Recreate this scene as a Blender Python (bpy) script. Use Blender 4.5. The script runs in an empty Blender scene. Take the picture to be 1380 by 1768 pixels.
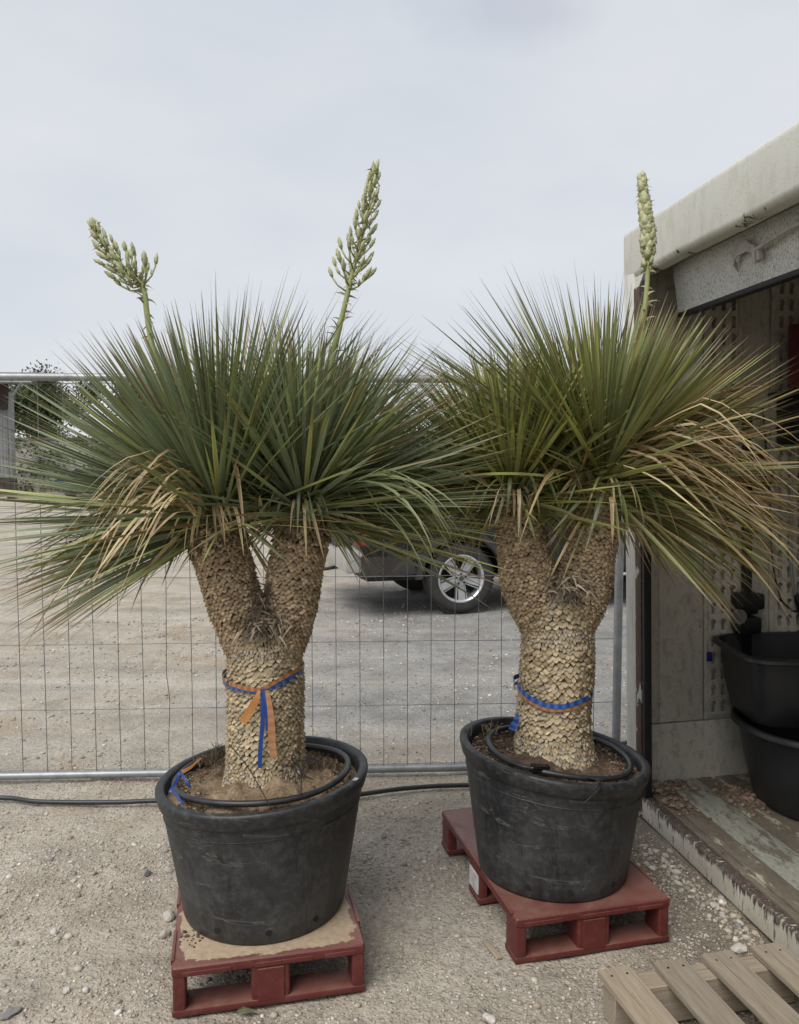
import bpy, bmesh, math, random
import numpy as np
from mathutils import Vector, Matrix, Euler
S = bpy.context.scene
C = S.collection
R = math.radians
# ------------------------------------------------------------------ camera
H = 1.65
PITCH = math.atan(84/1382)
cam_d = bpy.data.cameras.new('camera')
cam = bpy.data.objects.new('camera', cam_d); C.objects.link(cam)
cam.location = (0, 0, H); cam.rotation_euler = (R(90)-PITCH, 0, 0)
cam_d.sensor_fit = 'VERTICAL'; cam_d.sensor_height = 24; cam_d.lens = 24*1382/1768
cam_d.clip_start = .02; cam_d.clip_end = 1500
S.camera = cam
S.view_settings.view_transform = 'Standard'; S.view_settings.look = 'None'
S.view_settings.gamma = 1; S.view_settings.use_curve_mapping = False
S.view_settings.exposure = 1.0
# ------------------------------------------------------------------ overcast sky and soft sun
SUN_EL, SUN_AZ = R(54), R(-146)     # azimuth measured from +Y towards +X: behind the camera, to the left
w = bpy.data.worlds.new('World'); S.world = w; w.use_nodes = True
nt = w.node_tree; nt.nodes.clear()
def wn(t, **k):
    n = nt.nodes.new(t)
    for a, b in k.items(): setattr(n, a, b)
    return n
sky = wn('ShaderNodeTexSky', sky_type='NISHITA'); sky.sun_disc = False
sky.sun_elevation = SUN_EL; sky.sun_rotation = SUN_AZ
tc = wn('ShaderNodeTexCoord')
mp = wn('ShaderNodeMapping'); mp.inputs['Scale'].default_value = (1.2, 1.2, 3.2)
nz = wn('ShaderNodeTexNoise'); nz.inputs['Scale'].default_value = 2.2; nz.inputs['Detail'].default_value = 5; nz.inputs['Roughness'].default_value = .5
cr = wn('ShaderNodeValToRGB')
cr.color_ramp.elements[0].position = .3; cr.color_ramp.elements[0].color = (.60, .655, .725, 1)
cr.color_ramp.elements[1].position = .72; cr.color_ramp.elements[1].color = (.72, .745, .79, 1)
# thin darker wisp of cloud high in the middle right of the sky
def wisp(direction, sc, lo, hi):
    m = wn('ShaderNodeMapping'); m.vector_type = 'POINT'
    m.inputs['Location'].default_value = tuple(-direction[i]*sc[i] for i in range(3)); m.inputs['Scale'].default_value = sc
    n2 = wn('ShaderNodeTexNoise'); n2.inputs['Scale'].default_value = 9; n2.inputs['Detail'].default_value = 4
    ad = wn('ShaderNodeVectorMath', operation='MULTIPLY_ADD'); ad.inputs[1].default_value = (.9, .9, .9); ad.inputs[2].default_value = (-.45, -.45, -.45)
    a2 = wn('ShaderNodeVectorMath', operation='ADD')
    ln = wn('ShaderNodeVectorMath', operation='LENGTH')
    mr = wn('ShaderNodeMapRange'); mr.inputs[1].default_value = lo; mr.inputs[2].default_value = hi; mr.inputs[3].default_value = 1; mr.inputs[4].default_value = 0
    nt.links.new(tc.outputs['Generated'], m.inputs[0]); nt.links.new(tc.outputs['Generated'], n2.inputs[0])
    nt.links.new(n2.outputs['Color'], ad.inputs[0]); nt.links.new(m.outputs[0], a2.inputs[0]); nt.links.new(ad.outputs[0], a2.inputs[1])
    nt.links.new(a2.outputs[0], ln.inputs[0]); nt.links.new(ln.outputs['Value'], mr.inputs[0])
    return mr
wv = Vector((.115, .86, .475)).normalized()
wi = wisp(wv, (9, 6, 22), .35, 1.1)
dk = wn('ShaderNodeMixRGB', blend_type='MULTIPLY'); dk.inputs[2].default_value = (.84, .85, .885, 1)
sc10 = wn('ShaderNodeMixRGB', blend_type='MULTIPLY'); sc10.inputs[0].default_value = 1; sc10.inputs[2].default_value = (5.4, 5.3, 5.2, 1)
mx = wn('ShaderNodeMixRGB'); mx.inputs[0].default_value = .96
bg = wn('ShaderNodeBackground'); bg.inputs[1].default_value = .1
wo = wn('ShaderNodeOutputWorld')
L = nt.links.new
L(tc.outputs['Generated'], mp.inputs[0]); L(mp.outputs[0], nz.inputs[0]); L(nz.outputs[0], cr.inputs[0])
L(wi.outputs[0], dk.inputs[0]); L(cr.outputs[0], dk.inputs[1]); L(dk.outputs[0], sc10.inputs[1])
L(sky.outputs[0], mx.inputs[1]); L(sc10.outputs[0], mx.inputs[2]); L(mx.outputs[0], bg.inputs[0]); L(bg.outputs[0], wo.inputs[0])
sd = bpy.data.lights.new('sun', 'SUN'); sd.energy = 1.5; sd.angle = R(38); sd.color = (1, .965, .91)
so = bpy.data.objects.new('sun', sd); C.objects.link(so)
dv = Vector((math.sin(SUN_AZ)*math.cos(SUN_EL), math.cos(SUN_AZ)*math.cos(SUN_EL), math.sin(SUN_EL)))
so.rotation_euler = dv.to_track_quat('Z', 'Y').to_euler(); so.location = (-6, -6, 12)

rng = np.random.default_rng(7)
rnd = random.Random(11)
# ------------------------------------------------------------------ where a photograph pixel meets a plane (used to measure the place)
def ray(x, y):
    a = (x-690)/1382; b = (884-y)/1382
    return Vector((a, math.cos(PITCH)+b*math.sin(PITCH), -math.sin(PITCH)+b*math.cos(PITCH)))
def atY(x, y, Y):
    r = ray(x, y); t = Y/r.y
    return Vector((r.x*t, Y, H+r.z*t))
# ------------------------------------------------------------------ object helpers
def empty(name, loc, label=None, cat=None, group=None, rot=(0, 0, 0), parent=None):
    o = bpy.data.objects.new(name, None); C.objects.link(o); o.location = loc; o.rotation_euler = rot
    o.empty_display_size = .1
    if parent: o.parent = parent
    if label: o['label'] = label
    if cat: o['category'] = cat
    if group: o['group'] = group
    return o
def tag(o, label=None, cat=None, group=None, kind=None):
    if label: o['label'] = label
    if cat: o['category'] = cat
    if group: o['group'] = group
    if kind: o['kind'] = kind
    return o
def mesh(name, v, f, mat=None, smooth=False, col=None):
    me = bpy.data.meshes.new(name)
    if isinstance(f, np.ndarray):
        nf, k = f.shape
        v = np.asarray(v, dtype=np.float32)
        me.vertices.add(len(v)); me.vertices.foreach_set('co', v.ravel())
        me.loops.add(nf*k); me.loops.foreach_set('vertex_index', f.astype(np.int32).ravel())
        me.polygons.add(nf); me.polygons.foreach_set('loop_start', np.arange(0, nf*k, k, dtype=np.int32))
        me.update(calc_edges=True)
    else:
        me.from_pydata([tuple(q) for q in v], [], f); me.update()
    if smooth: me.shade_smooth()
    if col is not None:
        at = me.color_attributes.new('Col', 'FLOAT_COLOR', 'POINT')
        c = np.ones((len(me.vertices), 4), dtype=np.float32); c[:, :3] = col
        at.data.foreach_set('color', c.ravel())
    if mat: me.materials.append(mat)
    return me
def link(name, me, parent=None, loc=(0, 0, 0), rot=(0, 0, 0)):
    o = bpy.data.objects.new(name, me); C.objects.link(o); o.location = loc; o.rotation_euler = rot
    if parent: o.parent = parent
    return o
def obj(name, v, f, mat, parent=None, smooth=False, col=None, loc=(0, 0, 0), rot=(0, 0, 0)):
    return link(name, mesh(name, v, f, mat, smooth, col), parent, loc, rot)
def bobj(name, bm, mat, parent=None, smooth=False, loc=(0, 0, 0), rot=(0, 0, 0), auto=None):
    me = bpy.data.meshes.new(name); bm.to_mesh(me); bm.free(); me.materials.append(mat)
    if smooth: me.shade_smooth()
    if auto:
        me.shade_smooth(); me.set_sharp_from_angle(angle=R(auto))
    return link(name, me, parent, loc, rot)
def box(bm, lo, hi, bev=0, seg=2, M=None):
    lo = Vector(lo); hi = Vector(hi); c = (lo+hi)/2; d = hi-lo
    r = bmesh.ops.create_cube(bm, size=1)
    vs = r['verts']
    bmesh.ops.scale(bm, vec=d, verts=vs)
    if bev:
        es = list({e for v in vs for e in v.link_edges})
        q = bmesh.ops.bevel(bm, geom=es, offset=bev, segments=seg, affect='EDGES', profile=.6)
        vs = list({v for f in q['faces'] for v in f.verts} | {v for v in vs if v.is_valid})
    bmesh.ops.translate(bm, vec=c, verts=vs)
    if M is not None: bmesh.ops.transform(bm, matrix=M, verts=vs)
    return vs
def bx(name, lo, hi, mat, parent=None, bev=0, M=None, auto=None):
    bm = bmesh.new(); box(bm, lo, hi, bev, 2, M)
    return bobj(name, bm, mat, parent, auto=40 if bev else None)
def tube_geo(pts, rad, n=8, closed=False, cap=True):
    pts = [Vector(p) for p in pts]; m = len(pts)
    if not hasattr(rad, '__len__'): rad = [rad]*m
    v = []; f = []
    t0 = (pts[1]-pts[0]).normalized()
    ref = Vector((0, 0, 1)) if abs(t0.z) < .9 else Vector((1, 0, 0))
    u = t0.cross(ref).normalized()
    for i in range(m):
        a = pts[(i+1) % m] if (closed or i < m-1) else pts[i]
        b = pts[(i-1) % m] if (closed or i > 0) else pts[i]
        t = (a-b).normalized()
        u = (u-t*u.dot(t)).normalized(); s = t.cross(u)
        for k in range(n):
            an = 2*math.pi*k/n
            v.append(pts[i]+(u*math.cos(an)+s*math.sin(an))*rad[i])
    for i in range(m if closed else m-1):
        j = (i+1) % m
        for k in range(n):
            l = (k+1) % n
            f.append((i*n+k, i*n+l, j*n+l, j*n+k))
    if cap and not closed:
        f.append(tuple(range(n-1, -1, -1))); f.append(tuple(range((m-1)*n, m*n)))
    return v, f
def join(geos):
    V = []; F = []
    for v, f in geos:
        o = len(V); V += list(v); F += [tuple(i+o for i in q) for q in f]
    return V, F
def tube(name, pts, rad, mat, parent=None, n=8, closed=False):
    v, f = tube_geo(pts, rad, n, closed)
    o = obj(name, v, f, mat, parent); o.data.shade_smooth(); o.data.set_sharp_from_angle(angle=R(60)); return o
def lathe_geo(prof, n=48, a0=0, shear=0, zref=1, wob=None):
    v = []; f = []
    for i, (r, z) in enumerate(prof):
        for k in range(n):
            a = 2*math.pi*k/n+a0
            rr = r*(1+(wob(a, z) if wob else 0))
            x = rr*math.cos(a); y = rr*math.sin(a)
            v.append((x, y, z+shear*x*max(0, z)/zref))
    for i in range(len(prof)-1):
        for k in range(n):
            l = (k+1) % n
            f.append((i*n+k, i*n+l, (i+1)*n+l, (i+1)*n+k))
    return v, f
def smoothpath(P, n):
    P = [Vector(p) for p in P]; out = []
    for i in range(n+1):
        t = i/n*(len(P)-1); k = min(int(t), len(P)-2); u = t-k
        p0 = P[max(k-1, 0)]; p1 = P[k]; p2 = P[k+1]; p3 = P[min(k+2, len(P)-1)]
        out.append(.5*((2*p1)+(p2-p0)*u+(2*p0-5*p1+4*p2-p3)*u*u+(3*p1-p0-3*p2+p3)*u**3))
    return out
_lat = np.random.default_rng(3).random((256, 256)).astype(np.float32)
def vnoise(x, y):
    x = np.asarray(x, dtype=float); y = np.asarray(y, dtype=float)
    xi = np.floor(x).astype(int); yi = np.floor(y).astype(int); fx = x-xi; fy = y-yi
    fx = fx*fx*(3-2*fx); fy = fy*fy*(3-2*fy)
    g = lambda i, j: _lat[i % 256, j % 256]
    return (g(xi, yi)*(1-fx)*(1-fy)+g(xi+1, yi)*fx*(1-fy)+g(xi, yi+1)*(1-fx)*fy+g(xi+1, yi+1)*fx*fy)*2-1
def ground_z(x, y):
    x = np.asarray(x, dtype=float); y = np.asarray(y, dtype=float)
    z = .010*vnoise(x*1.1, y*1.1)+.006*vnoise(x*3.3+9, y*3.3)+.0045*vnoise(x*9, y*9+40)+.003*vnoise(x*23, y*23)
    far = np.clip((y-6)/8, 0, 1)
    return (z-.012)*(1-.5*far)
# ------------------------------------------------------------------ materials
def tint(c, k): return [x*k for x in c]
class NM:
    def __init__(s, name):
        s.m = bpy.data.materials.new(name); s.m.use_nodes = True; s.t = s.m.node_tree
        s.b = s.t.nodes['Principled BSDF']; s.o = s.t.nodes['Material Output']
        s.tc = s.n('ShaderNodeTexCoord')
    def n(s, t, **k):
        q = s.t.nodes.new(t)
        for a, b in k.items(): setattr(q, a, b)
        return q
    def l(s, a, b): s.t.links.new(a, b)
    def noise(s, scale, detail=4, rough=.55, stretch=(1, 1, 1), coord='Object', dist=0):
        q = s.n('ShaderNodeTexNoise'); q.inputs['Scale'].default_value = scale; q.inputs['Detail'].default_value = detail
        q.inputs['Roughness'].default_value = rough; q.inputs['Distortion'].default_value = dist
        m = s.n('ShaderNodeMapping'); m.inputs['Scale'].default_value = stretch
        s.l(s.tc.outputs[coord], m.inputs[0]); s.l(m.outputs[0], q.inputs[0])
        return q.outputs[0]
    def vor(s, scale, feature='F1', stretch=(1, 1, 1), out='Distance', coord='Object'):
        q = s.n('ShaderNodeTexVoronoi', feature=feature); q.inputs['Scale'].default_value = scale
        m = s.n('ShaderNodeMapping'); m.inputs['Scale'].default_value = stretch
        s.l(s.tc.outputs[coord], m.inputs[0]); s.l(m.outputs[0], q.inputs[0])
        return q.outputs[out]
    def ramp(s, fac, stops):
        q = s.n('ShaderNodeValToRGB'); e = q.color_ramp.elements
        while len(e) < len(stops): e.new(.5)
        for i, (p, c) in enumerate(stops):
            e[i].position = p; e[i].color = tuple(c)+(1,) if hasattr(c, '__len__') else (c, c, c, 1)
        s.l(fac, q.inputs[0]); return q.outputs[0]
    def mix(s, fac, a, b, mode='MIX'):
        q = s.n('ShaderNodeMixRGB', blend_type=mode)
        for i, x in ((0, fac), (1, a), (2, b)):
            if hasattr(x, 'is_linked') or hasattr(x, 'links'): s.l(x, q.inputs[i])
            elif hasattr(x, '__len__'): q.inputs[i].default_value = tuple(x)+(1,)
            else: q.inputs[i].default_value = x if i == 0 else (x, x, x, 1)
        return q.outputs[0]
    def math(s, op, a, b=0, c=0):
        q = s.n('ShaderNodeMath', operation=op)
        for i, x in enumerate((a, b, c)):
            if hasattr(x, 'links'): s.l(x, q.inputs[i])
            else: q.inputs[i].default_value = x
        return q.outputs[0]
    def map(s, x, a, b, c=0, d=1):
        q = s.n('ShaderNodeMapRange'); s.l(x, q.inputs[0])
        for i, k in enumerate((a, b, c, d)): q.inputs[i+1].default_value = k
        return q.outputs[0]
    def bump(s, h, strength, dist=.01, prev=None):
        q = s.n('ShaderNodeBump'); q.inputs['Strength'].default_value = strength; q.inputs['Distance'].default_value = dist
        s.l(h, q.inputs['Height'])
        if prev: s.l(prev, q.inputs['Normal'])
        return q.outputs[0]
    def fin(s, color=None, rough=None, normal=None, metal=0, spec=None):
        if color is not None:
            if hasattr(color, 'links'): s.l(color, s.b.inputs['Base Color'])
            else: s.b.inputs['Base Color'].default_value = tuple(color)+(1,)
        if rough is not None:
            if hasattr(rough, 'links'): s.l(rough, s.b.inputs['Roughness'])
            else: s.b.inputs['Roughness'].default_value = rough
        if normal is not None: s.l(normal, s.b.inputs['Normal'])
        s.b.inputs['Metallic'].default_value = metal
        if spec is not None: s.b.inputs['Specular IOR Level'].default_value = spec
        return s.m
    def xyz(s, coord='Object'):
        q = s.n('ShaderNodeSeparateXYZ'); s.l(s.tc.outputs[coord], q.inputs[0]); return q.outputs
def simple(name, c, rough=.6, var=.25, scale=8, bump=.2, bs=60, metal=0, spec=None):
    m = NM(name); n = m.noise(scale)
    col = m.ramp(n, [(.3, [x*(1-var) for x in c]), (.7, [min(1, x*(1+var)) for x in c])])
    nb = m.bump(m.noise(bs), bump, .003) if bump else None
    return m.fin(col, rough, nb, metal, spec)
def painted(name, base, dirt, rustamt=.3, streak=.5, rough=.55, dirtscale=6, speck=True, zs=.12, lip=None):
    m = NM(name)
    n1 = m.noise(1.5, 5); n2 = m.noise(dirtscale*6, 5, .65, (1, 1, zs)); n3 = m.noise(dirtscale, 6, .7)
    c = m.ramp(n1, [(.3, [x*.88 for x in base]), (.7, base)])
    c = m.mix(m.ramp(n2, [(.48, 0.), (.72, streak)]), c, dirt)
    c = m.mix(m.ramp(n3, [(.55, 0.), (.75, streak)]), c, dirt)
    if speck: c = m.mix(m.ramp(m.noise(140, 3, .6), [(.60, 0.), (.72, .75)]), c, [x*.55 for x in dirt])
    rn = m.noise(9, 8, .72, (1, 1, .5)); lo = .78-.34*rustamt
    if lip: rn = m.math('ADD', rn, m.map(m.xyz()[2], lip[0], lip[1], 0., lip[2]))
    mask = m.ramp(rn, [(lo, 0.), (lo+.012, 1.)])
    rc = m.ramp(m.noise(40, 4), [(.3, (.028, .015, .010)), (.6, (.075, .035, .018)), (.8, (.16, .07, .03))])
    c = m.mix(mask, c, rc)
    hb = m.math('SUBTRACT', m.math('MULTIPLY', m.noise(60, 4), .3), mask)
    return m.fin(c, rough, m.bump(hb, .5, .002))
# leaves and bark take their colour from the mesh; bark includes painted crevice shade
def leafmat():
    m = NM('yucca_leaf'); a = m.n('ShaderNodeAttribute', attribute_name='Col')
    n = m.noise(14, 3); c = m.mix(m.ramp(n, [(.25, 0.), (.8, .5)]), a.outputs[0], m.mix(1., a.outputs[0], (1.45, 1.35, 1.1), 'MULTIPLY'))
    sp = m.ramp(m.noise(220, 2), [(.72, 0.), (.78, .6)])
    c = m.mix(sp, c, (.10, .08, .04))
    m.l(c, m.b.inputs['Base Color']); m.b.inputs['Roughness'].default_value = .38; m.b.inputs['Specular IOR Level'].default_value = .5
    t = m.n('ShaderNodeBsdfTranslucent'); m.l(m.mix(1., c, (1.3, 1.4, .7), 'MULTIPLY'), t.inputs[0])
    x = m.n('ShaderNodeMixShader'); x.inputs[0].default_value = .12
    m.l(m.b.outputs[0], x.inputs[1]); m.l(t.outputs[0], x.inputs[2]); m.l(x.outputs[0], m.o.inputs[0])
    return m.m
def colmat(name, rough=.85, bs=160, bst=.5, var=(.75, 1.2), scale=25, dist=.002):
    m = NM(name); a = m.n('ShaderNodeAttribute', attribute_name='Col')
    n = m.noise(scale, 5, .65)
    c = m.mix(1., a.outputs[0], m.ramp(n, [(.25, var[0]), (.75, var[1])]), 'MULTIPLY')
    return m.fin(c, rough, m.bump(m.noise(bs, 3), bst, dist))
M_LEAF = leafmat()
M_BARK = colmat('bark', .9, 220, .8, (.58, 1.32), 60)
M_STONE = colmat('stone', .9, 180, .35, (.85, 1.12), 60)
M_BUD = colmat('flower_bud', .6, 90, .25, (.85, 1.12), 60)
M_RIB = colmat('ribbon', .38, 60, .15, (.9, 1.08), 30)
M_CORE = simple('trunk_core', (.035, .026, .018), .95, .4, 40, .6, 90)  # core kept very dark, deepening the painted shade between bark scales
M_FIBRE = colmat('dry_fibre', .9, 100, .1, (.75, 1.2), 30)
M_BLACKP = None
def potmat():
    m = NM('black_pot_plastic'); x, y, z = m.xyz()
    n = m.noise(5, 6, .6); n2 = m.noise(40, 5, .7); 
    dust = m.math('MULTIPLY', m.ramp(n, [(.34, 0.), (.66, 1.)]), m.map(z, .42, .05, .35, 1.))
    c = m.mix(dust, (.010, .0115, .014), (.062, .063, .065))
    c = m.mix(m.ramp(n2, [(.46, 0.), (.75, .6)]), c, (.085, .084, .082)); c = m.mix(m.ramp(m.noise(6, 4, .6, (1.6, 1.6, .5), dist=1.2), [(.55, 0.), (.59, .40)]), c, (.012, .013, .015))
    sc = m.noise(9, 2, .5, (1.2, 1.2, .14), dist=2.5)
    c = m.mix(m.ramp(sc, [(.60, 0.), (.615, .8), (.63, 0.)]), c, (.008, .008, .009))
    sw = m.noise(7, 3, .5, (.35, .35, 2.2), dist=1.5)
    c = m.mix(m.ramp(sw, [(.62, 0.), (.63, .7), (.64, 0.)]), c, (.14, .135, .125))
    sp = m.vor(130); c = m.mix(m.ramp(sp, [(.0, .9), (.14, .0)]), c, (.16, .15, .14))
    c = m.mix(m.math('MULTIPLY', m.map(z, .05, .0), m.ramp(m.noise(30, 4), [(.4, 0.), (.6, .8)])), c, (.012, .012, .012))
    r = m.ramp(n, [(.3, .42), (.8, .68)])
    return m.fin(c, r, m.bump(m.noise(18, 5), .25, .006))
M_POT = potmat()
M_TUB = simple('black_tub_plastic', (.014, .015, .017), .45, .25, 6, .15, 80)
M_HOSE = simple('black_hose_rubber', (.022, .024, .026), .42, .3, 20, .1, 60)
M_STRING = simple('black_string', (.016, .017, .018), .8, .3, 30, .2, 200)
def redmat(sand):
    m = NM('red_pallet_plastic_dusty' if sand else 'red_pallet_plastic')
    n = m.noise(4, 5); c = m.ramp(n, [(.3, (.080, .015, .013)), (.7, (.125, .022, .019))])
    c = m.mix(m.ramp(m.noise(25, 6, .7), [(.5, 0.), (.8, .5)]), c, (.20, .075, .06))
    g = m.n('ShaderNodeNewGeometry'); sx = m.n('ShaderNodeSeparateXYZ'); m.l(g.outputs['Normal'], sx.inputs[0])
    up = m.map(sx.outputs[2], .6, .95)
    film = m.ramp(m.noise(6, 6, .7), [(.30, .05), (.75, .42)])
    c = m.mix(m.math('MULTIPLY', up, film), c, (.36, .25, .19))
    if sand:
        x, y, z = m.xyz()
        msk = m.ramp(m.noise(7, 5, .6), [(.30, 0.), (.36, 1.)])
        ins = m.math('MULTIPLY', m.map(x, .008, .10), m.map(y, .004, .10))
        ins = m.math('MULTIPLY', ins, m.map(x, .578, .48))
        msk = m.math('MULTIPLY', m.ramp(m.math('ADD', m.math('MULTIPLY', ins, 1.6), m.math('MULTIPLY', m.noise(11, 7, .75), 1.3)), [(.86, 0.), (.90, 1.)]), up)
        c = m.mix(m.math('MULTIPLY', msk, .93), c, m.ramp(m.noise(60, 5), [(.3, (.33, .25, .17)), (.7, (.45, .355, .25))]))
    sp = m.vor(70); c = m.mix(m.ramp(sp, [(.0, .9), (.055, .0)]), c, (.45, .36, .32))
    return m.fin(c, m.ramp(n, [(.3, .42), (.7, .6)]), m.bump(m.noise(30, 4), .2, .004))
M_RED = redmat(False); M_REDS = redmat(True)
def woodmat():
    m = NM('weathered_pallet_wood')
    g = m.noise(16, 5, .65, (9, .45, 9), dist=.3); k = m.noise(3, 2, .5, (2, .5, 2))
    c = m.ramp(g, [(.25, (.16, .128, .098)), (.48, (.285, .238, .182)), (.75, (.385, .335, .268))])
    c = m.mix(m.ramp(k, [(.35, 0.), (.75, .45)]), c, (.30, .27, .23))
    oi = m.n('ShaderNodeObjectInfo'); c = m.mix(1., c, m.ramp(oi.outputs['Random'], [(0, (.82, .82, .84)), (1, (1.12, 1.08, 1.0))]), 'MULTIPLY')
    kn = m.vor(7, stretch=(1, .35, 1)); c = m.mix(m.ramp(kn, [(.035, .85), (.09, 0.)]), c, (.07, .045, .03))
    return m.fin(c, .8, m.bump(g, .4, .002))
M_WOOD = woodmat()
def groundmat():
    m = NM('gravel_ground'); x, y, z = m.xyz()
    big = m.noise(.55, 5, .6); mid = m.noise(3.2, 6, .65); fine = m.noise(55, 6, .7); fine2 = m.noise(170, 3, .6)
    c = m.ramp(mid, [(.28, (.265, .228, .18)), (.5, (.40, .352, .285)), (.74, (.51, .46, .385))])
    c = m.mix(m.ramp(big, [(.42, 0.), (.66, .6)]), c, (.38, .35, .305))
    # brown sandy patches
    c = m.mix(m.ramp(m.noise(1.7, 4), [(.56, 0.), (.68, .55)]), c, (.33, .245, .165))
    # grey crushed stone beyond the fence
    yb = m.math('ADD', y, m.math('MULTIPLY', m.noise(.9, 4), 1.6)); xb = m.math('ADD', x, m.math('MULTIPLY', m.noise(.7, 4), 2.2))
    gm = m.math('MULTIPLY', m.map(yb, 4.9, 5.9), m.map(xb, -.75, .75)); gm = m.math('MULTIPLY', gm, m.map(xb, 5.5, 4.8)); gm = m.math('MULTIPLY', gm, m.map(yb, 15, 10))
    c = m.mix(m.math('MULTIPLY', gm, .9), c, m.ramp(mid, [(.3, (.18, .178, .175)), (.7, (.32, .316, .308))]))
    # pale wheel-worn bands running across the yard
    bd = m.noise(1.2, 5, .6, (.22, 1.3, 1)); c = m.mix(m.math('MULTIPLY', m.ramp(bd, [(.5, 0.), (.68, .7)]), m.math('MULTIPLY', m.map(y, 4.4, 5.2), m.map(x, .8, -1., .25, 1.))), c, (.50, .465, .41))
    bd2 = m.noise(1.9, 5, .6, (.25, 1.1, 1)); c = m.mix(m.math('MULTIPLY', m.ramp(bd2, [(.55, 0.), (.68, .55)]), m.math('MULTIPLY', m.map(y, 4.4, 5.2), m.map(x, .8, -1., .25, 1.))), c, (.235, .212, .19))
    # damp soil beside the box body, darkened further with the box's painted shade
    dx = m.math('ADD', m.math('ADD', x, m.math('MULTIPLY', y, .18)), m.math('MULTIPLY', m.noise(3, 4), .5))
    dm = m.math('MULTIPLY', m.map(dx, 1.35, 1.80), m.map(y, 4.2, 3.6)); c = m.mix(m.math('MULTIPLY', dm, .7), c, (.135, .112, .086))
    # speckle of grit
    c = m.mix(1., c, m.ramp(fine, [(.22, .55), (.5, 1.0), (.78, 1.35)]), 'MULTIPLY')
    c = m.mix(m.ramp(m.vor(85), [(.10, .55), (.28, 0.)]), c, m.ramp(m.vor(85, out='Color'), [(.2, (.24, .21, .18)), (.6, (.50, .46, .40)), (.9, (.62, .59, .53))]))
    c = m.mix(m.ramp(fine2, [(.62, 0.), (.75, .6)]), c, (.12, .10, .085))
    h1 = m.ramp(m.vor(70), [(.0, 1.), (.5, 0.)]); h2 = m.ramp(m.vor(26), [(.0, .8), (.35, 0.)])
    n = m.bump(m.noise(9, 6, .7), .8, .045); n = m.bump(m.noise(28, 5, .7), .6, .015, n)
    n = m.bump(h2, .45, .008, n); n = m.bump(h1, .7, .006, n); n = m.bump(fine2, .35, .003, n)
    return m.fin(c, .95, n, 0, .2)
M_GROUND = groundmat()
def soilmat(name, a, b, cc):
    m = NM(name); n = m.noise(11, 6, .7)
    c = m.ramp(n, [(.3, a), (.52, b), (.72, cc)])
    c = m.mix(1., c, m.ramp(m.noise(120, 4, .7), [(.3, .55), (.7, 1.35)]), 'MULTIPLY')
    return m.fin(c, .95, m.bump(m.noise(45, 6, .75), .9, .02), 0, .2)
M_SOIL = soilmat('potting_soil_sandy', (.15, .10, .065), (.34, .245, .16), (.50, .375, .26))
M_SOILD = soilmat('potting_soil_dark', (.060, .042, .032), (.14, .097, .068), (.34, .25, .17))
M_CLOD = soilmat('dried_clay', (.13, .092, .062), (.22, .16, .11), (.30, .225, .155))
def galv():
    m = NM('galvanised_steel'); n = m.vor(45, out='Color'); k = m.noise(12, 5)
    c = m.mix(m.ramp(n, [(.2, 0.), (.8, .5)]), m.ramp(k, [(.3, (.20, .21, .22)), (.7, (.36, .375, .385))]), (.30, .31, .32))
    return m.fin(c, .48, m.bump(k, .1, .002), .55)
M_GALV = galv()
M_WIRE = simple('galvanised_wire', (.15, .155, .16), .5, .2, 20, 0, metal=.5)
# ================================================================== GROUND
def gridax(lo, hi, n, far, step0):
    a = list(np.linspace(lo, hi, n)); s = step0
    up = [a[-1]]
    while up[-1] < far: s *= 1.16; up.append(up[-1]+s)
    dn = [a[0]]; s = step0
    while dn[-1] > -far: s *= 1.16; dn.append(dn[-1]-s)
    return np.array(dn[:0:-1]+a+up[1:])
gx = gridax(-2.6, 2.4, 240, 420, .022); gy = gridax(1.5, 5.2, 200, 420, .02)
X, Y = np.meshgrid(gx, gy, indexing='xy')
Z = ground_z(X, Y)
nx, ny = len(gx), len(gy)
vv = np.stack([X.ravel(), Y.ravel(), Z.ravel()], 1)
ii = (np.arange(ny-1)[:, None]*nx+np.arange(nx-1)[None, :]).ravel()
ff = np.stack([ii, ii+1, ii+nx+1, ii+nx], 1)
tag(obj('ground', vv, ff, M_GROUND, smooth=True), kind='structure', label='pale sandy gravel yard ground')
# ------------------------------------------------------------------ loose stones
phi = (1+5**.5)/2
ICO_V = np.array([(-1, phi, 0), (1, phi, 0), (-1, -phi, 0), (1, -phi, 0), (0, -1, phi), (0, 1, phi), (0, -1, -phi), (0, 1, -phi), (phi, 0, -1), (phi, 0, 1), (-phi, 0, -1), (-phi, 0, 1)])/1.902
ICO_F = np.array([(0, 11, 5), (0, 5, 1), (0, 1, 7), (0, 7, 10), (0, 10, 11), (1, 5, 9), (5, 11, 4), (11, 10, 2), (10, 7, 6), (7, 1, 8), (3, 9, 4), (3, 4, 2), (3, 2, 6), (3, 6, 8), (3, 8, 9), (4, 9, 5), (2, 4, 11), (6, 2, 10), (8, 6, 7), (9, 8, 1)])
PAL = np.array([(.45, .405, .34), (.52, .475, .41), (.35, .31, .255), (.32, .265, .205), (.30, .28, .26), (.45, .38, .30), (.62, .59, .54), (.21, .20, .19)])
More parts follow.
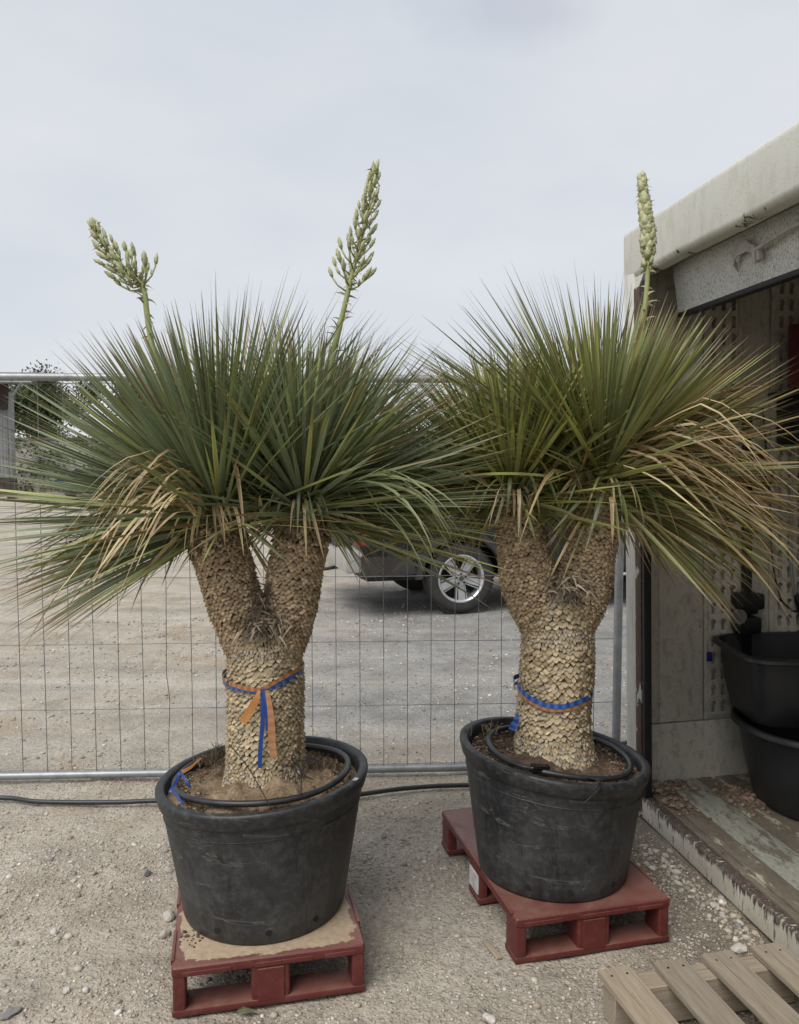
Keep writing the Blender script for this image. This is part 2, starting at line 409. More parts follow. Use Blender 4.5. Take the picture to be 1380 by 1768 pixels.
def stones(name, xy, size, zf, mat, pal=PAL, pw=None, flat=(.4, .8), sink=.35):
    n = len(xy)
    V = ICO_V[None]*(1+rng.uniform(-.24, .24, (n, 12, 1)))
    sc = np.stack([rng.uniform(.75, 1.3, n), rng.uniform(.7, 1.1, n), rng.uniform(*flat, n)], 1)*size[:, None]/2
    V = V*sc[:, None, :]
    a = rng.uniform(0, 6.28, n); ca, sa = np.cos(a)[:, None], np.sin(a)[:, None]
    x = V[..., 0]*ca-V[..., 1]*sa; y = V[..., 0]*sa+V[..., 1]*ca
    z = V[..., 2]+x*rng.uniform(-.25, .25, (n, 1))
    zz = zf(xy[:, 0], xy[:, 1])+sc[:, 2]*(1-2*sink)
    P = np.stack([x+xy[:, 0:1], y+xy[:, 1:2], z+zz[:, None]], 2).reshape(-1, 3)
    F = (ICO_F[None]+12*np.arange(n)[:, None, None]).reshape(-1, 3)
    pc = pal[rng.choice(len(pal), n, p=pw)]*rng.uniform(.8, 1.12, (n, 1))
    return obj(name, P, F, mat, smooth=False, col=np.repeat(pc, 12, 0))
def outside_pots(xy):
    k = np.ones(len(xy), bool)
    for (ox, oy, an, w_, l_) in ((-.677, 2.284, 12.4, .585, .84), (.381, 2.54, 13.5, .57, .86)):
        c, s = math.cos(R(an)), math.sin(R(an)); dx = xy[:, 0]-ox; dy = xy[:, 1]-oy
        u = dx*c+dy*s; v = -dx*s+dy*c
        # stones may lie in the open bays, not inside runners and blocks
        ru = ((v > -.02) & (v < .12)) | ((v > l_/2-.06) & (v < l_/2+.06)) | ((v > l_-.12) & (v < l_+.02))
        k &= ~((u > -.02) & (u < w_+.02) & ru)
    c, s = math.cos(R(9)), math.sin(R(9)); lx = (xy[:, 0]-1.105)*c+(xy[:, 1]-3.792)*s; ly = -(xy[:, 0]-1.105)*s+(xy[:, 1]-3.792)*c
    k &= ~((lx > -.01) & (ly < .03))
    return k
def field(n, x0, x1, y0, y1, smin, smax, power=2.6, clump=0.):
    xy = np.stack([rng.uniform(x0, x1, n), rng.uniform(y0, y1, n)], 1)
    if clump: xy = xy[rng.random(n) < np.clip(.5+clump*vnoise(xy[:, 0]*2.2+5, xy[:, 1]*2.2)+.35*vnoise(xy[:, 0]*7, xy[:, 1]*7), .06, 1)]
    xy = xy[outside_pots(xy)]
    return xy, smin+(smax-smin)*rng.random(len(xy))**power
PW = np.array([.27, .17, .19, .12, .06, .13, .045, .015])
xy, s_ = field(78000, -1.75, 1.7, 1.78, 4.4, .0035, .014, 2.4, .42)
tag(stones('gravel', xy, s_, ground_z, M_STONE, pw=PW), 'fine pale gravel strewn over the ground round the pallets', kind='stuff')
xy, s_ = field(4200, -1.9, 1.6, 1.8, 4.4, .009, .032, 3.6, .9)
tag(stones('pebbles', xy, s_, ground_z, M_STONE, pw=PW), 'larger pale pebbles scattered on the gravel', kind='stuff')
xy, s_ = field(14000, -3.4, 3.2, 4.4, 9.5, .006, .030, 3.0, .8)
PG = np.array([.20, .12, .22, .08, .18, .08, .04, .08])
tag(stones('far_gravel', xy, s_, ground_z, M_STONE, pw=PG), 'grey crushed stone on the yard beyond the fence', kind='stuff')
# stones heaped between the right pallet and the box body
n = 420; t_ = rng.random(n); xy = np.stack([1.06+.20*t_+rng.normal(0, .05, n), 3.35-.75*t_+rng.normal(0, .05, n)], 1); xy = xy[outside_pots(xy)]
tag(stones('rubble', xy, .008+.03*rng.random(len(xy))**3, ground_z, M_STONE, pw=PW), 'line of pale rubble along the foot of the box sill', kind='stuff')
def lone_stone(px, py, size, col, label, flat=.6, cat='stone'):
    r = ray(px, py); t = -H/r.z; x, y = r.x*t, r.y*t
    bm = bmesh.new(); bmesh.ops.create_icosphere(bm, subdivisions=2, radius=1)
    q = rnd.random()*50
    for v in bm.verts:
        d = 1+.28*float(vnoise(v.co.x*1.7+q, v.co.y*1.7+v.co.z*1.3+q))
        v.co = Vector((v.co.x*size*.5*1.15*d, v.co.y*size*.5*.8*d, v.co.z*size*.5*flat*d))
    me = bpy.data.meshes.new('stone'); bm.to_mesh(me); bm.free(); me.materials.append(M_STONE)
    at = me.color_attributes.new('Col', 'FLOAT_COLOR', 'POINT')
    at.data.foreach_set('color', list(tuple(col)+(1,))*len(me.vertices))
    o = link('stone', me, None, (x, y, float(ground_z(x, y))+size*flat*.28), (0, 0, rnd.random()*3)); tag(o, label, cat); return o
lone_stone(95, 1606, .034, (.50, .47, .42), 'pale angular stone lying alone left of the left red pallet')
lone_stone(255, 1503, .036, (.075, .08, .085), 'flat dark slate chip left of the left pot, nearest to it', .35)
lone_stone(292, 1580, .058, (.42, .39, .34), 'largest pale stone touching the left side of the left red pallet')
lone_stone(284, 1612, .046, (.40, .36, .31), 'rounded beige stone just below the largest one beside the left pallet')
lone_stone(116, 1711, .030, (.46, .43, .39), 'round pale pebble in the lower left corner area')
lone_stone(18, 1748, .055, (.19, .185, .18), 'flat grey stone in the lower left corner of the picture', .3)
lone_stone(845, 1757, .036, (.52, .48, .44), 'rounded pale stone at the bottom edge left of the wooden pallet')
lone_stone(1133, 1470, .024, (.52, .50, .46), 'thin upright white stone between right pot and white sill')
lone_stone(1168, 1505, .034, (.50, .47, .43), 'pale stone, middle one of the row below the sill')
lone_stone(1233, 1565, .040, (.44, .41, .37), 'pale stone close under the rusty sill')
lone_stone(1276, 1637, .050, (.50, .47, .42), 'chunky pale stone between the sill and the wooden slats')
lone_stone(62, 1265+120, .03, (.46, .42, .36), 'low pale stone beside the black hose at the left edge')
# dry leaf in front of the left pallet
r = ray(425, 1748); t = -H/r.z
v = [(-.03, 0, .004), (-.01, .014, .010), (.035, .004, .004), (.0, -.012, .005), (.0, .0, .014)]
tag(obj('fallen_leaf', v, [(0, 3, 4), (3, 2, 4), (2, 1, 4), (1, 0, 4)], simple('dead_leaf', (.085, .09, .04), .7, .3, 60), loc=(r.x*t, r.y*t, 0)), 'small greenish dead leaf in front of the left red pallet', 'leaf')
# weathered splinter of wood in front of the right pallet
r = ray(850, 1640); t = -H/r.z
bm = bmesh.new(); box(bm, (-.012, -.055, 0), (.012, .055, .008), .003)
o = bobj('wood_splinter', bm, M_WOOD, auto=40, loc=(r.x*t, r.y*t, -.002), rot=(0, 0, R(22)))
tag(o, 'weathered wood splinter on the ground left of the right pallet', 'wood scrap')
# ================================================================== RED PLASTIC PALLETS
def red_pallet(loc, rz, w_, l_, mat, label, sticker=False):
    t = empty('plastic_pallet', loc, label, 'pallet', 'red plastic pallets under the pots', (0, 0, R(rz)))
    h = .155
    bm = bmesh.new(); box(bm, (0, 0, h-.034), (w_, l_, h), .012, 3); bobj('top_deck', bm, mat, t, auto=35)
    bm = bmesh.new()
    bm.free()
    for (a, b, c, d) in ((.0, .035, .004, .20), (.0, .35, .004, .5), (w_-.004, .12, w_, .30), (w_-.004, .45, w_, .63)):
        bx('edge_rib', (a-.003, b, h-.012), (c+.003, d, h+.004), M_RED, t, .0015)
    for (a, b) in ((.03, w_*.30), (w_*.42, w_*.72), (w_*.78, w_-.03)): bx('edge_rib', (a, -.002, h-.030), (b, .006, h-.016), M_RED, t, .0015)
    bw = (.045, .125, .045)
    xs = (0, w_/2-bw[1]/2, w_-bw[2])
    for j, (y0, y1) in enumerate(((0, .10), (l_/2-.06, l_/2+.06), (l_-.10, l_))):
        for k in range(3):
            bm = bmesh.new(); e = .003+.0013*((j+k) % 2)
            box(bm, (xs[k]+e, y0+e, .010), (xs[k]+bw[k]-e, y1-e, h-.026), .010, 3)
            if k == 1 and j == 0: box(bm, (xs[1]+.022, -.001, .016), (xs[1]+bw[1]-.022, .01, h-.036), .002, 1)
            bobj('block', bm, M_RED, t, auto=35)
        bm = bmesh.new(); box(bm, (0, y0, 0), (w_, y1, .021), .007, 2)
        bobj('runner', bm, M_RED, t, auto=35)
    if sticker:
        bm = bmesh.new(); box(bm, (-.0005, l_/2-.05, .035), (.004, l_/2+.045, .105))
        bobj('sticker', bm, simple('torn_label', (.55, .53, .53), .7, .35, 25), t)
    return t
red_pallet((-.677, 2.284, 0), 12.4, .585, .84, M_REDS, 'dusty red plastic pallet under the left pot, sand caked on top')
red_pallet((.381, 2.54, 0), 13.5, .57, .86, M_RED, 'red plastic pallet under the right pot with torn white label on its side', True)
# crumbs of potting soil on the left pallet
n = 60; xy = np.stack([-.66+rng.normal(0, .035, n), 2.50+rng.normal(0, .08, n)], 1)
k = (xy[:, 0] > -.70) & (xy[:, 0] < -.60); xy = xy[k]
tag(stones('soil_crumbs', xy, .004+.012*rng.random(len(xy))**2, lambda a, b: .155+0*a, M_STONE, np.array([(.05, .04, .03), (.1, .08, .06)]), np.array([.6, .4]), sink=.05), 'dark soil crumbs on the sandy top of the left pallet', kind='stuff')
# ================================================================== POTS
def pot(loc, r0, r1, h, shear, label, mark=None, holes=(), seed=0):
    t = empty('plant_pot', loc, label, 'pot', 'big black pots')
    wob = lambda a, z: .006*math.sin(2*a+seed)+.004*math.sin(3*a+2*seed+z*6)
    prof = [(r0*.9, .0), (r0*.985, .002), (r0, .012)]
    for i in range(1, 11):
        u = i/10; prof.append((r0+(r1-.020-r0)*u, .012+(h-.057)*u))
    prof += [(r1-.024, h-.090), (r1-.020, h-.087), (r1-.0225, h-.082)] if False else []
    prof = sorted(prof, key=lambda q: q[1])
    v, f = lathe_geo(prof, 96, shear=shear, zref=h, wob=wob)
    n0 = len(prof)-1
    body = obj('pot_body', v, f, M_POT, t, smooth=True)
    rim = [(r1-.026, h-.056), (r1-.0135, h-.053), (r1-.0110, h-.049), (r1-.002, h-.015), (r1-.003, h-.005), (r1-.010, h), (r1-.026, h-.001), (r1-.032, h-.006), (r1-.036, h-.03), (r1-.045, h-.13)]
    v, f = lathe_geo(rim, 96, shear=shear, zref=h, wob=wob)
    ro = obj('pot_rim', v, f, M_POT, t, smooth=True); ro.data.set_sharp_from_angle(angle=R(50))
    # raised moulding line under the rim
    z1 = h-.095; rr = r0+(r1-.020-r0)*((z1-.012)/(h-.057))
    pts = [((rr+.0005)*(1+wob(a, z1))*math.cos(a), (rr+.0005)*(1+wob(a, z1))*math.sin(a), z1+shear*rr*math.cos(a)*z1/h) for a in [2*math.pi*i/72 for i in range(72)]]
    tube('moulding_line', pts, .0022, M_POT, t, 6, True)
    bm = bmesh.new(); bmesh.ops.create_circle(bm, cap_ends=True, radius=r0*.97, segments=48)
    bmesh.ops.translate(bm, vec=(0, 0, .004), verts=bm.verts); bobj('pot_floor', bm, M_POT, t)
    hm = simple('drain_hole_dark', (.006, .006, .006), .9, 0, 5, 0)
    for a in holes:
        a = R(a); zz = .045; rr = r0+(r1-.020-r0)*((zz-.012)/(h-.057))+.0008
        rr *= 1+wob(a, zz)
        bm = bmesh.new(); bmesh.ops.create_cone(bm, cap_ends=True, radius1=.010, radius2=.010, depth=.003, segments=16)
        M = Matrix.Translation((rr*math.cos(a), rr*math.sin(a), zz)) @ Matrix.Rotation(a, 4, 'Z') @ Matrix.Rotation(R(84), 4, 'Y')
        bmesh.ops.transform(bm, matrix=M, verts=bm.verts); bobj('drain_hole', bm, hm, t)
    if mark:
        cu = bpy.data.curves.new('painted_number', 'FONT'); cu.body = mark; cu.size = .017; cu.extrude = .0002; cu.offset = .0004; cu.align_x = 'CENTER'
        tmp = bpy.data.objects.new('tmp', cu); C.objects.link(tmp); dg = bpy.context.evaluated_depsgraph_get()
        me = bpy.data.meshes.new_from_object(tmp.evaluated_get(dg)); C.objects.unlink(tmp); bpy.data.objects.remove(tmp)
        me.materials.clear(); me.materials.append(simple('white_marker', (.75, .75, .73), .6, .05, 5, 0))
        a = R(-22); rr = r1-.006
        link('painted_number', me, t, (rr*math.cos(a), rr*math.sin(a), h+.0015+shear*rr*math.cos(a)), (0, 0, a+math.pi/2))
    return t
POT_L = (-.462, 2.665, .155); POT_R = (.568, 2.90, .155)
PHL, PHR = .452, .448; SHL, SHR = .062, -.125
pot(POT_L, .272, .356, PHL, SHL, 'big black plastic pot on the left pallet, rim marked 125', '125', (-112, -78, -45), 0)
pot(POT_R, .270, .346, PHR, SHR, 'big black plastic pot on the right pallet, black string tied to its rim', None, (-118, -88, -52), 2.2)
# chalk-like scrapes with faint moulded lettering on the left pot
def soil(loc, r, z, shear, mat, lumps, seed, label):
    n = 46; v = []; f = []
    rings = 26
    for i in range(rings+1):
        for k in range(n*2):
            a = math.pi*k/n; rr = r*i/rings
            x, y = rr*math.cos(a), rr*math.sin(a)
            zz = z+.010*float(vnoise(x*14+seed, y*14))+.014*float(vnoise(x*32, y*32+seed))+.006*float(vnoise(x*80, y*80+seed))+.035*math.exp(-(rr/.16)**2)-.012*(rr/r)**2
            for (lx, ly, lr, lh) in lumps:
                d = math.hypot(x-lx, y-ly)/lr
                if d < 1: zz += lh*(1-d*d)**.8
            v.append((x, y, zz+shear*x))
    for i in range(rings):
        for k in range(n*2):
            l = (k+1) % (n*2); f.append((i*2*n+k, i*2*n+l, (i+1)*2*n+l, (i+1)*2*n+k))
    o = obj('potting_soil', v, f, mat, smooth=True, loc=loc); tag(o, label, kind='stuff'); return o
soil(POT_L, .325, PHL-.042, SHL*.9, M_SOIL, [(-.075, -.165, .095, .050), (.075, -.155, .08, .045), (.19, -.02, .10, .02)], 1.3, 'sandy dry soil filling the left pot')
soil(POT_R, .318, PHR-.042, SHR*.9, M_SOILD, [(-.10, -.12, .085, .035), (-.02, -.19, .05, .015), (.13, -.14, .06, .014)], 7.7, 'dark crumbly soil filling the right pot')
# small litter of crumbs and roots on the soil
def crumbs(loc, r, z, shear, n, pal, label):
    a = rng.uniform(0, 6.28, n); q = r*np.sqrt(rng.random(n)); xy = np.stack([q*np.cos(a), q*np.sin(a)], 1)
    o = stones('soil_crumbs', xy, .003+.011*rng.random(n)**3, lambda x, y: z+shear*x+.006, M_STONE, pal, sink=.2)
    o.location = loc; tag(o, label, kind='stuff')
crumbs(POT_L, .30, PHL-.042, SHL*.9, 2600, np.array([(.30, .22, .15), (.16, .11, .075), (.07, .05, .035), (.38, .29, .20)]), 'crumbs of sandy soil in the left pot')
crumbs(POT_R, .30, PHR-.042, SHR*.9, 2600, np.array([(.20, .14, .10), (.08, .055, .04), (.045, .03, .025), (.30, .22, .16)]), 'crumbs of dark soil in the right pot')
# hose rings
def ring(loc, cx, cy, a, b, z, shear, rad, label, rot=0):
    pts = []
    for i in range(64):
        t = 2*math.pi*i/64; x = a*math.cos(t); y = b*math.sin(t)
        X = cx+x*math.cos(rot)-y*math.sin(rot); Y_ = cy+x*math.sin(rot)+y*math.cos(rot)
        pts.append((X, Y_, z+shear*X+.004*math.sin(3*t+1)))
    o = tube('hose_ring', pts, rad, M_HOSE, None, 10, True); o.location = loc; tag(o, label, 'hose', 'irrigation hoses in the pots'); return o
ring(POT_L, -.005, .004, .292, .262, PHL-.006, SHL, .0105, 'black drip hose looped on the soil of the left pot')
ring(POT_R, .018, -.008, .258, .252, PHR-.010, SHR, .0100, 'black drip hose looped on the soil of the right pot', .3)
# ================================================================== YUCCA PLANTS
def grow(heads, seed):
    """all leaves of one plant: arrays of base, direction, side, length, width, droop, kink start, kink direction, colours"""
    g = np.random.default_rng(seed); P = []
    for h in heads:
        c = np.array(h['at']); ax = np.array(h['axis'], float); ax /= np.linalg.norm(ax)
        e1 = np.cross(ax, (0, 1, 0.)); e1 /= np.linalg.norm(e1); e2 = np.cross(ax, e1)
        N = h['n']; tm = R(h.get('tmax', 112))
        for i in range(N):
            u = (i+.5)/N; th = math.acos(1-u*(1-math.cos(tm)))*1.0+g.normal(0, .05); az = i*2.39996+g.normal(0, .08)
            rad = e1*math.cos(az)+e2*math.sin(az)
            d = ax*math.cos(th)+rad*math.sin(th)
            p = c+ax*(.055*(1-u)-.085*u)+rad*(.012+.050*math.sin(min(th, 1.57)))
            # keep the bare stems in view: no long leaves hanging straight down in front of them
            if d[2] < -.02 and (abs(d[0]) < .55) and d[1] < .35:
                if g.random() > .06: continue
            if h.get('keep') and not h['keep'](d, g): continue
            if d[1] < -.42 and d[2] < .50 and g.random() < .82: continue
            Lf = h['L']*(.69+.31*math.sin(min(th, 1.57)))*g.uniform(.86, 1.05)
            Lf *= 1+.38*min(0, d[1]+.05)+.30*min(0, d[2]+.05)
            if g.random() < .06: Lf *= .8
            wd = 1.02*h.get('w', .0135)*g.uniform(.62, 1.28)
            dr = (.02+.14*max(0, th-.9)**1.2)*g.uniform(.4, 1.5)*h.get('dr', 1)
            side = np.cross(d, ax); side /= max(1e-6, np.linalg.norm(side))
            ro_ = g.normal(0, .15+.55*min(1, max(0, th-.5))); side = side*math.cos(ro_)+np.cross(d, side)*math.sin(ro_)
            dry = h.get('dry', .02)*(3 if th > 1.5 else .6)
            if h.get('dryside') is not None:
                dry += max(0, float(np.dot(d, h['dryside'])))**4*h.get('dryk', .4)*(th > .5)
            k0 = 9.; kd = (0, 0, -1)
            r = g.random()
            ylw = h.get('yellow', .15)+(.45 if th > 1.45 else 0)
            if r < dry:
                b = np.array((.30, .225, .13))*g.uniform(.55, 1.2)
                if g.random() < .35: b = np.array((.15, .105, .06))*g.uniform(.8, 1.4)
                if g.random() < .5 and th > .9: k0 = g.uniform(.25, .6); kd = (d[0]*.55, d[1]*.55, -1.)
                tipb = .0
            else:
                a = np.array(h.get('ca', (.135, .178, .128))); bb = np.array((.27, .285, .105)); cc = np.array(h.get('cc', (.215, .255, .205)))
                b = a*(1-g.random()*.25)+g.random()*.35*(cc-a)
                if g.random() < ylw: b = b*(1-.6)+bb*.6*g.uniform(.8, 1.3)
                b = b*g.uniform(.55, 1.42); tipb = g.uniform(.78, .97) if th < 1.3 else g.uniform(.6, .93)
            P.append((p, d, side, Lf, wd, dr, k0, kd, b, tipb, g.uniform(-.5, .5)))
    return P
def drooper(P, c, az, el, L_, k0, kd, col, w_=.012, dr=.3, tipb=0., rad=.05):
    a = R(az); d = np.array((math.cos(a)*math.cos(R(el)), math.sin(a)*math.cos(R(el)), math.sin(R(el))))
    s = np.cross(d, (0, 0, 1.)); s /= max(1e-6, np.linalg.norm(s))
    ro_ = rnd.gauss(0, .65); s = s*math.cos(ro_)+np.cross(d, s)*math.sin(ro_)
    rr = np.array((math.cos(a), math.sin(a), 0))*rad
    P.append((np.array(c)+rr, d, s, L_, w_*rnd.uniform(.65, 1.15), dr, k0, kd, np.array(col), tipb, rnd.uniform(-.4, .4)))
NSEG = 10
def leaf_arrays(P):
    n = len(P); A = lambda k: np.array([q[k] for q in P], float)
    p, d, s, Lf, wd, dr, k0, kd, col, tip, tw = [A(k) for k in range(11)]
    kd /= np.linalg.norm(kd, axis=1)[:, None]
    V = np.zeros((n, NSEG+1, 3, 3)); CC = np.zeros((n, NSEG+1, 3, 3)); pos = p.copy(); cd = d.copy()
    edge = col*np.array((1.55, 1.48, 1.05))
    for k in range(NSEG+1):
        t = k/NSEG
        nrm = np.cross(cd, s); nrm /= np.linalg.norm(nrm, axis=1)[:, None]
        ww = wd*(.82+.38*t)*(1-t**3.2)**1.15 if t < 1 else wd*.03
        ang = tw*t; s2 = s*np.cos(ang)[:, None]+nrm*np.sin(ang)[:, None]; n2 = -s*np.sin(ang)[:, None]+nrm*np.cos(ang)[:, None]
        V[:, k, 0] = pos-s2*(ww/2)[:, None]; V[:, k, 2] = pos+s2*(ww/2)[:, None]; V[:, k, 1] = pos+n2*(ww*.16)[:, None]
        b = col*(1.0 if t > .06 else 1.5); ed = edge
        tb = np.clip((t-tip)/.06, 0, 1)*(tip > .01); tipc = np.array((.20, .145, .085))
        bb = b*(1-tb[:, None])+tipc*tb[:, None]; ee = ed*(1-tb[:, None])+tipc*tb[:, None]
        # green fades to yellow a little before the dead tip
        ty = np.clip((t-tip+.22)/.22, 0, 1)*(tip > .01)*(1-tb); bb = bb*(1-.35*ty[:, None])+np.array((.17, .165, .05))*.35*ty[:, None]
        CC[:, k, 0] = ee*.8+bb*.2; CC[:, k, 1] = bb*.95; CC[:, k, 2] = ee*.8+bb*.2
        g = np.zeros_like(cd); g[:, 2] = -1
        kk = (t > k0)[:, None]*1.0
        tgt = cd+g*(dr*(.3+1.6*t)/NSEG*1.2)[:, None]
        tgt = tgt*(1-.55*kk)+kd*(.55*kk)
        cd = tgt/np.linalg.norm(tgt, axis=1)[:, None]
        pos = pos+cd*(Lf/NSEG)[:, None]
    return V, CC
q = []
for k in range(NSEG):
    a = k*3; q += [(a, a+1, a+4, a+3), (a+1, a+2, a+5, a+4)]
LEAF_F = np.array(q)
def put_leaves(P, plant, org, n_obj=300):
    V, CC = leaf_arrays(P); n = len(P)
    V = V-np.array(org)
    # those that show largest: nearest to the camera and long in the picture
    mid = V[:, 6, 1]; tipp = V[:, -1, 1]; base = V[:, 0, 1]
    span = np.hypot(tipp[:, 0]-base[:, 0], tipp[:, 2]-base[:, 2])
    score = -mid[:, 1]*1.3+span*.6
    o_ = np.argsort(-score); own = o_[:n_obj]; rest = o_[n_obj:]
    for i in own:
        me = mesh('leaf', V[i].reshape(-1, 3), LEAF_F, M_LEAF, True, CC[i].reshape(-1, 3)); link('leaf', me, plant)
    m = len(rest); nv = (NSEG+1)*3
    F = (LEAF_F[None]+nv*np.arange(m)[:, None, None]).reshape(-1, 4)
    o = obj('foliage', V[rest].reshape(-1, 3), F, M_LEAF, plant, True, CC[rest].reshape(-1, 3)); o['kind'] = 'stuff'
# ---- bark scales
def scale_variant(k, w_, h_, pr, col):
    g = random.Random(k); a = g.uniform(-.12, .12)
    n = 6; top = []; bot = []
    for i in range(n):
        u = i/(n-1)*2-1
        top.append((u*w_*.36, h_*.62, -.004))
        yb = -h_*(.50-.46*abs(u)**1.5)+g.uniform(-.06, .06)*h_
        bot.append((u*w_*.52+a*w_*.15, yb, pr*(1-.35*u*u)*g.uniform(.85, 1.15)))
    mid = [(u2[0]*.9+b2[0]*.1, h_*.12, pr*.62*(1-.25*(i/(n-1)*2-1)**2)) for i, (u2, b2) in enumerate(zip([(((i/(n-1))*2-1)*w_*.56, 0) for i in range(n)], bot))]
    und = [(b[0]*.86, b[1]+.10*h_, -.003) for b in bot]
    V = top+mid+bot+und; F = []
    for r_ in range(3):
        for i in range(n-1): F.append((r_*n+i, (r_+1)*n+i, (r_+1)*n+i+1, r_*n+i+1))
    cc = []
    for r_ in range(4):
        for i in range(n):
            m = (.30, .85, 1.18, .22)[r_]  # tops and undersides darkened: crevice debris plus crevice shade painted into the colour
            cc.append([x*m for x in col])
    return V, F, cc
def stem_frames(path, rads):
    P = [Vector(p) for p in path]; fr = []; s = 0
    for i in range(len(P)):
        a = P[min(i+1, len(P)-1)]; b = P[max(i-1, 0)]; t = (a-b).normalized()
        x = Vector((1, 0, 0)); x = (x-t*x.dot(t)).normalized(); y = t.cross(x)
        if i: s += (P[i]-P[i-1]).length
        fr.append((s, P[i], t, x, y, rads[i]))
    return fr
def frame_at(fr, s):
    for i in range(len(fr)-1):
        if s <= fr[i+1][0] or i == len(fr)-2:
            a, b = fr[i], fr[i+1]; u = max(0, min(1, (s-a[0])/(b[0]-a[0])))
            return a[1].lerp(b[1], u), a[2].lerp(b[2], u).normalized(), a[3].lerp(b[3], u).normalized(), a[4].lerp(b[4], u).normalized(), a[5]+(b[5]-a[5])*u
def plant_trunk(plant, org, stems, seed, n_obj=300, ks=1.):
    g = random.Random(seed); org = Vector(org)
    geos = []; frs = []
    for st in stems:
        path = smoothpath(st['path'], 24); n = len(path); rp = st['rad']
        rads = [float(np.interp(i/(n-1), np.linspace(0, 1, len(rp)), rp)) for i in range(n)]
        geos.append(tube_geo([p-org for p in path], [r_-.003 for r_ in rads], 28)); frs.append(stem_frames(path, rads))
    v, f = join(geos); trunk = obj('trunk', v, f, M_CORE, plant, True)
    zones = {}
    def var(zone, k):
        key = (zone, k)
        if key not in zones:
            w_, h_, pr, cols = ZONES[zone]; c = cols[k % len(cols)]; q = .80+.40*random.Random(k*7+zone).random()
            zones[key] = scale_variant(k+zone*50, w_, h_, pr, [x*q for x in c])
        return zones[key]
    items = []
    for si, (st, fr) in enumerate(zip(stems, frs)):
        tot = fr[-1][0]; s = .0; row = 0
        while s < tot:
            zone = st['zone'](s/tot, g); w_, h_, pr, _ = ZONES[zone]
            if zone in (0, 3): w_ *= ks; h_ *= ks
            c, t, x, y, r_ = frame_at(fr, s)
            cnt = max(8, int(2*math.pi*r_/(w_*.93)))
            z_row = zone
            for k in range(cnt):
                zone = st['zone'](s/tot, g) if (z_row in (1, 2) or g.random() < .25) else z_row
                if {zone, z_row} != {1, 2} and z_row in (1, 2): zone = z_row
                a = 2*math.pi*(k+.5*(row % 2)+g.uniform(-.16, .16))/cnt
                nn = x*math.cos(a)+y*math.sin(a)
                if nn.y > .45: continue             # far side, never seen from near the camera
                ss = s+g.uniform(-.22, .22)*h_
                c2, t2, x2, y2, r2 = frame_at(fr, max(0, min(tot, ss))); nn = x2*math.cos(a)+y2*math.sin(a)
                p = c2+nn*(r2+.001)
                ins = False
                for sj, f2 in enumerate(frs):
                    if sj == si: continue
                    for q_ in f2[::2]:
                        d = p-q_[1]; al = d.dot(q_[2])
                        if abs(al) < .03 and (d-q_[2]*al).length < q_[5]-.012: ins = True; break
                    if ins: break
                if ins: continue
                up = t2; tg = up.cross(nn).normalized()
                M = Matrix((tg, up, nn)).transposed().to_4x4(); M.translation = p-org
                M = M @ Euler((R(g.uniform(-12, 8)), R(g.uniform(-8, 8)), R(g.uniform(-12, 12)))).to_matrix().to_4x4() @ Matrix.Diagonal((g.uniform(.88, 1.12)*(ks if zone in (0, 3) else 1), g.uniform(.85, 1.2)*(ks if zone in (0, 3) else 1), g.uniform(.7, 1.4), 1))
                items.append((p.y+(.0 if zone in (0, 3) else .3), zone, g.randrange(14), M))
            s += h_*.62; row += 1
    items.sort(key=lambda q: q[0])
    mcache = {}
    for _, zone, k, M in items[:n_obj]:
        if (zone, k) not in mcache:
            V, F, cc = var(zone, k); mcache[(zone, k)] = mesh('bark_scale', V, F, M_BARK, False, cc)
        o = bpy.data.objects.new('bark_scale', mcache[(zone, k)]); C.objects.link(o); o.parent = trunk; o.matrix_local = M
    VV = []; FF = []; CL = []; off = 0
    for _, zone, k, M in items[n_obj:]:
        V, F, cc = var(zone, k)
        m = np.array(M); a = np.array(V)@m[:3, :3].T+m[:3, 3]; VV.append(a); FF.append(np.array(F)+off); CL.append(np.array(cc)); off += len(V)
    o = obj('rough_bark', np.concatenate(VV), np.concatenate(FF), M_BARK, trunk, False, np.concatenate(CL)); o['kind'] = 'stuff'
    return trunk
TAN = [(.54, .43, .275), (.46, .36, .225), (.61, .50, .33), (.42, .33, .205), (.51, .43, .30)]
BRN = [(.44, .325, .20), (.50, .38, .24), (.36, .265, .16), (.54, .415, .27)]
DRK = [(.19, .14, .085), (.25, .185, .11), (.15, .12, .07)]
GRY = [(.38, .33, .25), (.31, .27, .205), (.45, .39, .30)]
ZONES = {0: (.029, .0265, .0125, TAN), 1: (.0175, .0175, .0085, BRN), 2: (.017, .022, .013, DRK), 3: (.0165, .026, .010, TAN+GRY), 4: (.014, .024, .012, GRY)}
def fibres(plant, org, c, spread, n, ln, cols, seed, down=.3, w_=.0045):
    g = random.Random(seed); V = []; F = []; CL = []
    for i in range(n):
        p = Vector(c)+Vector((g.gauss(0, spread[0]), g.gauss(0, spread[1]), g.gauss(0, spread[2])))-Vector(org)
        d = Vector((g.gauss(0, 1), g.gauss(-.4, .5), g.gauss(-down, .6))).normalized(); L_ = ln*g.uniform(.5, 1.3); s = d.cross(Vector((g.gauss(0, 1), g.gauss(0, 1), g.gauss(0, 1)))).normalized()
        col = tint(g.choice(cols), g.uniform(.6, 1.3)); b = len(V)
        for k in range(5):
            t = k/4; q = p+d*L_*t+Vector((0, 0, -1))*L_*.35*t*t; ww = w_*(1-t*.8)*g.uniform(.8, 1.2)
            V += [q-s*ww, q+s*ww]; CL += [col, col]
        for k in range(4): F.append((b+2*k, b+2*k+1, b+2*k+3, b+2*k+2))
    o = obj('dead_fibres', V, F, M_FIBRE, plant, col=CL); o['kind'] = 'stuff'
